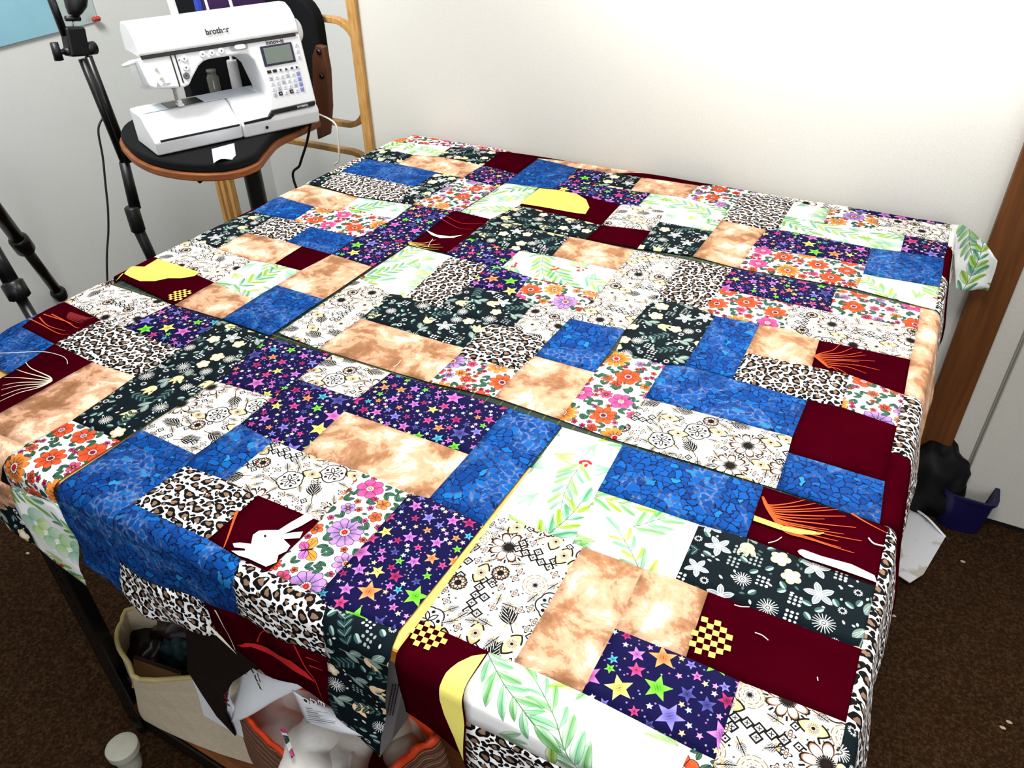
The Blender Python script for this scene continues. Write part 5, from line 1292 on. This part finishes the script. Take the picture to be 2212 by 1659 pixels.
obj('printed_mark', bm, plain('wine_red_mark', (110, 24, 50)), lb, label='small red and black printed mark')

# ------------------------------------------------------------------ bag and fleece
m = NT('striped_brown_weave', .9, .1); uv = m.n('ShaderNodeUVMap', uv_map='UVMap'); sx = m.n('ShaderNodeSeparateXYZ'); m.lk(uv.outputs[0], sx.inputs[0])
nz = m.n('ShaderNodeTexNoise', i_Scale=6.0, i_Detail=3.0); m.lk(uv.outputs[0], nz.inputs['Vector'])
wv = m.math('FRACT', m.math('ADD', m.math('MULTIPLY', sx.outputs[1], 9.0), m.math('MULTIPLY', nz.outputs[0], .9)))
m.color(m.ramp(wv, [(0.0, srgb(84, 50, 40)), (0.25, srgb(120, 82, 66)), (0.4, srgb(70, 38, 32)), (0.52, srgb(186, 150, 120)), (0.6, srgb(96, 60, 48)), (0.8, srgb(140, 98, 78)), (1.0, srgb(84, 50, 40))])); STRP = m.m
ORNG = plain('orange_lining', (232, 66, 18), .45, .4, vary=.12, scale=18, bump=.5)
zb = -.44
rimp = [(508, 1512), (540, 1568), (590, 1618), (650, 1662), (740, 1690), (840, 1680), (905, 1628), (952, 1598), (900, 1545), (800, 1490), (660, 1462), (560, 1470)]
R_ = [Zp(p, zb) for p in rimp]; R_ = spline([(v.x, v.y, zb) for v in R_], 5, closed=True); n = len(R_); c = sum((Vector(v) for v in R_), Vector()) / n
bag = thing('cloth_bag', 'striped brown cloth bag with an orange lining, stuffed with white fleece', 'bag', (c.x, c.y, SZ))
def bring(k, dz, amp=0.0): return [Vector((c.x + (v.x - c.x) * k, c.y + (v.y - c.y) * k, zb + dz + amp * math.sin(i * 1.9))) for i, v in enumerate(R_)]
bm = bmesh.new(); uvl = bm.loops.layers.uv.new('UVMap'); rs = [bring(1.0, 0, .003), bring(1.03, -.02, .002), bring(1.06, -.08), bring(1.08, -.16), bring(1.02, -.25), bring(.9, SZ - zb + .003)]
V = [[bm.verts.new(v) for v in r] for r in rs]
for j in range(len(V) - 1):
    for k in range(n):
        f = bm.faces.new((V[j][k], V[j][(k + 1) % n], V[j + 1][(k + 1) % n], V[j + 1][k]))
        for l, (a, b) in zip(f.loops, ((j, k), (j, k + 1), (j + 1, k + 1), (j + 1, k))): l[uvl].uv = (b / n * 3, rs[a][0].z * 6)
bm.faces.new(V[-1]); obj('body', bm, STRP, bag, smooth=True)
bm = bmesh.new(); rs = [bring(1.0, .002, .003), bring(.97, .016, .004), bring(.92, .012, .003), bring(.88, -.03), bring(.84, -.14), bring(.78, -.24)]; V = [[bm.verts.new(v) for v in r] for r in rs]
for j in range(len(V) - 1):
    for k in range(n): bm.faces.new((V[j][k], V[j][(k + 1) % n], V[j + 1][(k + 1) % n], V[j + 1][k]))
bm.faces.new(V[-1]); obj('lining', bm, ORNG, bag, smooth=True, label='bright orange lining')
FLE = plain('white_fleece', (246, 243, 236), .95, .05, vary=.05, scale=60, bump=.4); BAT = plain('beige_satin', (176, 166, 148), .45, .4, vary=.06, scale=14, bump=.3)
fl = thing('fleece_blanket', 'rolled white fleece blanket stuffed in the striped bag', 'blanket', (c.x, c.y, zb - .2))
def roll(name, pts, rad, mat, par, seed, flat_=1.0):
    bm = bmesh.new(); tube(bm, spline(pts, 8), [rad[0] + (rad[1] - rad[0]) * i / (8 * (len(pts) - 1)) for i in range(8 * (len(pts) - 1) + 1)], 28, flat=flat_)
    bmesh.ops.subdivide_edges(bm, edges=bm.edges[:], cuts=1, use_grid_fill=True); cen = sum((Vector(p) for p in pts), Vector()) / len(pts)
    for v in bm.verts:
        d = (v.co - cen); L0 = d.length + 1e-6; v.co += d / L0 * (.012 * mnoise.noise(v.co * 22 + Vector((seed, 0, 0))) + .026 * abs(mnoise.noise(v.co * 14 + Vector((0, seed, 0)))))
    return obj(name, bm, mat, par, smooth=True)
def zz(p, z): return Zp(p, z)
roll('fold', [zz((580, 1500), -.53), zz((612, 1560), -.52), zz((650, 1630), -.52)], (.06, .045), FLE, fl, 1)
roll('fold', [zz((640, 1470), -.53), zz((660, 1540), -.53), zz((670, 1590), -.54)], (.07, .05), FLE, fl, 5)
roll('fold', [zz((692, 1582), -.46), zz((672, 1640), -.45), zz((665, 1720), -.46)], (.034, .04), FLE, fl, 9)
roll('fold', [zz((755, 1600), -.48), zz((740, 1650), -.47), zz((720, 1710), -.48)], (.036, .04), FLE, fl, 14)
roll('fold', [zz((760, 1700), -.50), zz((690, 1700), -.50)], (.05, .05), FLE, fl, 15)
sat = thing('satin_cloth', 'crumpled beige satin cloth behind the hanging dark floral patch', 'cloth', tuple(zz((880, 1590), -.5)))
for i, (p0, p1, p2, r_) in enumerate((((845, 1560), (870, 1590), (865, 1640), .022), ((875, 1535), (900, 1570), (895, 1620), .02), ((905, 1560), (925, 1590), (915, 1615), .015), ((850, 1600), (880, 1625), (900, 1640), .022))):
    roll('fold', [zz(p0, -.48), zz(p1, -.47), zz(p2, -.49)], (r_, r_ * .8), BAT, sat, 20 + i)
lt = thing('paper_label', 'white care label sheet with three square symbols and fine print', 'label', tuple(Yp((700, 1540), .36)))
LY = .375
o = sheet('sheet', [(632, 1490), (722, 1530), (808, 1592), (664, 1560)], [LY, LY + .01, LY - .0, LY], PAPER, None, None, bulge=.006); part_of(o, lt)
yt = LY - .009
for i, p in enumerate(((661, 1512), (678, 1515), (695, 1519))):
    v = Yp(p, yt); bm = bmesh.new(); prism(bm, [(v.x + a, v.z + b) for a, b in rr(-.0062, .0062, -.0048, .0048, .002, 3)], 'y', yt - .0004, yt); k = obj('symbol_frame', bm, BLK, lt)
    bm = bmesh.new(); prism(bm, [(v.x + a, v.z + b) for a, b in rr(-.0055, .0055, -.0041, .0041, .0016, 3)], 'y', yt - .0008, yt - .0004); o = obj('symbol_face', bm, PAPER, k)
    bm = bmesh.new()
    if i == 0: lathe(bm, [(.003, 0), (.003, .0004)], n=12, M=Matrix.Translation((v.x, yt - .0009, v.z)) @ Matrix.Rotation(R2(90), 4, 'X')); 
    elif i == 1: box(bm, v.x - .0008, v.x + .0008, yt - .0013, yt - .0008, v.z - .003, v.z + .002); box(bm, v.x - .0035, v.x + .0035, yt - .0013, yt - .0008, v.z + .001, v.z + .0028)
    else: box(bm, v.x - .003, v.x - .0015, yt - .0013, yt - .0008, v.z - .003, v.z + .003); box(bm, v.x + .0015, v.x + .003, yt - .0013, yt - .0008, v.z - .003, v.z + .003)
    o = obj('symbol', bm, BLK, k)
for i in range(8):
    p0 = (661 + i * .8, 1529 + i * 4.1); ln = (14, 46, 24, 34, 26, 62, 58, 40)[i] ; v0, v1 = Yp(p0, yt), Yp((p0[0] + ln, p0[1] + ln * .15), yt)
    bm = bmesh.new(); t_ = .0006; vs = [bm.verts.new(x) for x in (v0 + Vector((0, 0, t_)), v1 + Vector((0, 0, t_)), v1 - Vector((0, 0, t_)), v0 - Vector((0, 0, t_)))]; bm.faces.new(vs); obj('text_line', bm, GREYL if i % 2 else BLK, lt)
# small tag
bm = bmesh.new(); a = [zz(p, -.385) for p in ((606, 1578), (616, 1572), (637, 1632), (630, 1638))]; f = bm.faces.new([bm.verts.new(v) for v in a]); g = bmesh.ops.extrude_face_region(bm, geom=[f]); bmesh.ops.translate(bm, vec=(0, 0, .003), verts=[v for v in g['geom'] if isinstance(v, bmesh.types.BMVert)])
uvl = bm.loops.layers.uv.new('UVMap')
for f in bm.faces:
    for l in f.loops: l[uvl].uv = (l.vert.co.x * 1.0 + .05, l.vert.co.y * 1.0 + .12)
setp(obj('fabric_scrap', bm, MAT['C']), 'narrow flower print scrap tucked between the fleece and the orange lining', 'fabric scrap')
# grey carton
ct = thing('carton', 'grey printed carton standing between the dark floral patch and maroon patch', 'box', tuple(Yp((850, 1520), .44)))
a = [Yp(p, .43) for p in ((836, 1408), (862, 1424), (872, 1470), (862, 1520), (846, 1600), (818, 1640), (826, 1540))]
bm = bmesh.new(); prism(bm, [(v.x, v.z) for v in a], 'y', .43, .50); obj('body', bm, plain('grey_card', (120, 116, 116), .7), ct, bevel=.002)
for i in range(3):
    v0, v1 = Yp((861 - i * 6, 1480), .428), Yp((848 - i * 6, 1545), .428); bm = bmesh.new(); tube(bm, [v0, v1], .0009, 4); obj('text_line', bm, BLK, ct)

# ------------------------------------------------------------------ right side
m = NT('sheet_map_print', .6, .3); tc = m.n('ShaderNodeTexCoord'); nz = m.n('ShaderNodeTexNoise', i_Scale=11.0, i_Detail=4.0); m.lk(tc.outputs['Object'], nz.inputs['Vector'])
m.color(m.ramp(nz.outputs[0], [(0.50, srgb(226, 226, 230)), (0.54, srgb(190, 186, 176)), (0.62, srgb(200, 190, 166))])); PMAP = m.m
a = [Zp(p, FZ + .02) for p in ((1925, 1050), (1975, 1098), (2042, 1160), (1995, 1240), (1966, 1258), (1935, 1238), (1900, 1200))]
bm = bmesh.new(); f = bm.faces.new([bm.verts.new(v) for v in a]); g = bmesh.ops.extrude_face_region(bm, geom=[f]); bmesh.ops.translate(bm, vec=(0, 0, -.003), verts=[v for v in g['geom'] if isinstance(v, bmesh.types.BMVert)])
shp = thing('paper_sheet', 'curled white paper with a faint map, on the carpet under the right table edge', 'paper', tuple(Zp((1960, 1180), FZ))); obj('sheet', bm, PMAP, shp)
bm = bmesh.new(); tube(bm, spline([a[1], Zp((2005, 1120), FZ + .04), a[2]], 6), .003, 6); obj('curled_edge', bm, PAPER, shp)
bb = Zp((2064, 1150), FZ); BLUP = plain('blue_plastic', (16, 14, 62), .4, .4)
bn = thing('waste_bin', 'dark blue plastic bin on the carpet by the white door', 'bin', (bb.x, bb.y + .05, FZ))
bm = bmesh.new(); w0, d0 = .062, .05
def rrect(w_, d_, z, r=.03): return [Vector((x, y, z)) for x, y in rr(-w_, w_, -d_, d_, r, 4)]
rs = [rrect(w0 * .85, d0 * .85, 0), rrect(w0, d0, .110), rrect(w0 * 1.08, d0 * 1.08, .111), rrect(w0 * 1.08, d0 * 1.08, .120), rrect(w0 * .95, d0 * .95, .120), rrect(w0 * .8, d0 * .8, .01)]; V = [[bm.verts.new(v) for v in r] for r in rs]; n = len(V[0])
for r0, r1 in zip(V, V[1:]):
    for k in range(n): bm.faces.new((r0[k], r0[(k + 1) % n], r1[(k + 1) % n], r1[k]))
bm.faces.new(V[0][::-1]); bm.faces.new(V[-1]); obj('body', bm, BLUP, bn, local=True, smooth=False)
# the corner flap of the far right block, flaring out
fp = [(2057, 476), (2078, 480), (2113, 518), (2155, 562), (2150, 585), (2134, 634), (2100, 628), (2066, 615), (2063, 545)]
P = [Yp(p, 1.86) for p in fp]
bm = bmesh.new(); bm.faces.new([bm.verts.new((v.x, v.z, 0)) for v in P])
for k in range(1, 20):
    for no, c_ in (((1, 0, 0), min(v.x for v in P) + .012 * k), ((0, 1, 0), min(v.z for v in P) + .012 * k)):
        bmesh.ops.bisect_plane(bm, geom=bm.verts[:] + bm.edges[:] + bm.faces[:], plane_co=(c_, 0, 0) if no[0] else (0, c_, 0), plane_no=no)
uvl = bm.loops.layers.uv.new('UVMap')
for f in bm.faces:
    for l in f.loops: l[uvl].uv = (l.vert.co.x + .21, l.vert.co.y + .62)
for v in bm.verts: v.co = Vector((v.co.x, 1.86 + .018 * math.sin(v.co.x * 60 + v.co.y * 20) + .01 * mnoise.noise((v.co.x * 20, v.co.y * 20, 0)), v.co.y))
o = obj('fabric_patch', bm, MAT['W'], block_things[6], smooth=True, shift=False, label='white leaf patch flaring out at the far corner'); so = o.modifiers.new('thickness', 'SOLIDIFY'); so.thickness = .0008
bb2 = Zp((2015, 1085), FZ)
crumple('shade_lump', (bb2.x - .03, bb2.y - .02, FZ + .085), .085, .075, .12, plain('floor_shade_black', (9, 9, 12), .6, .2), 'black lump added for the shade on the carpet behind the table, left of the blue bin', 'bag', 4, .25, 4)  # black lump added to stand for the dark shade on the floor here

# ------------------------------------------------------------------ lift everything so the floor is z = 0
for o in list(COL.objects):
    if o.parent is None and o.type in ('MESH', 'EMPTY', 'FONT', 'CURVE'): o.location.z += T
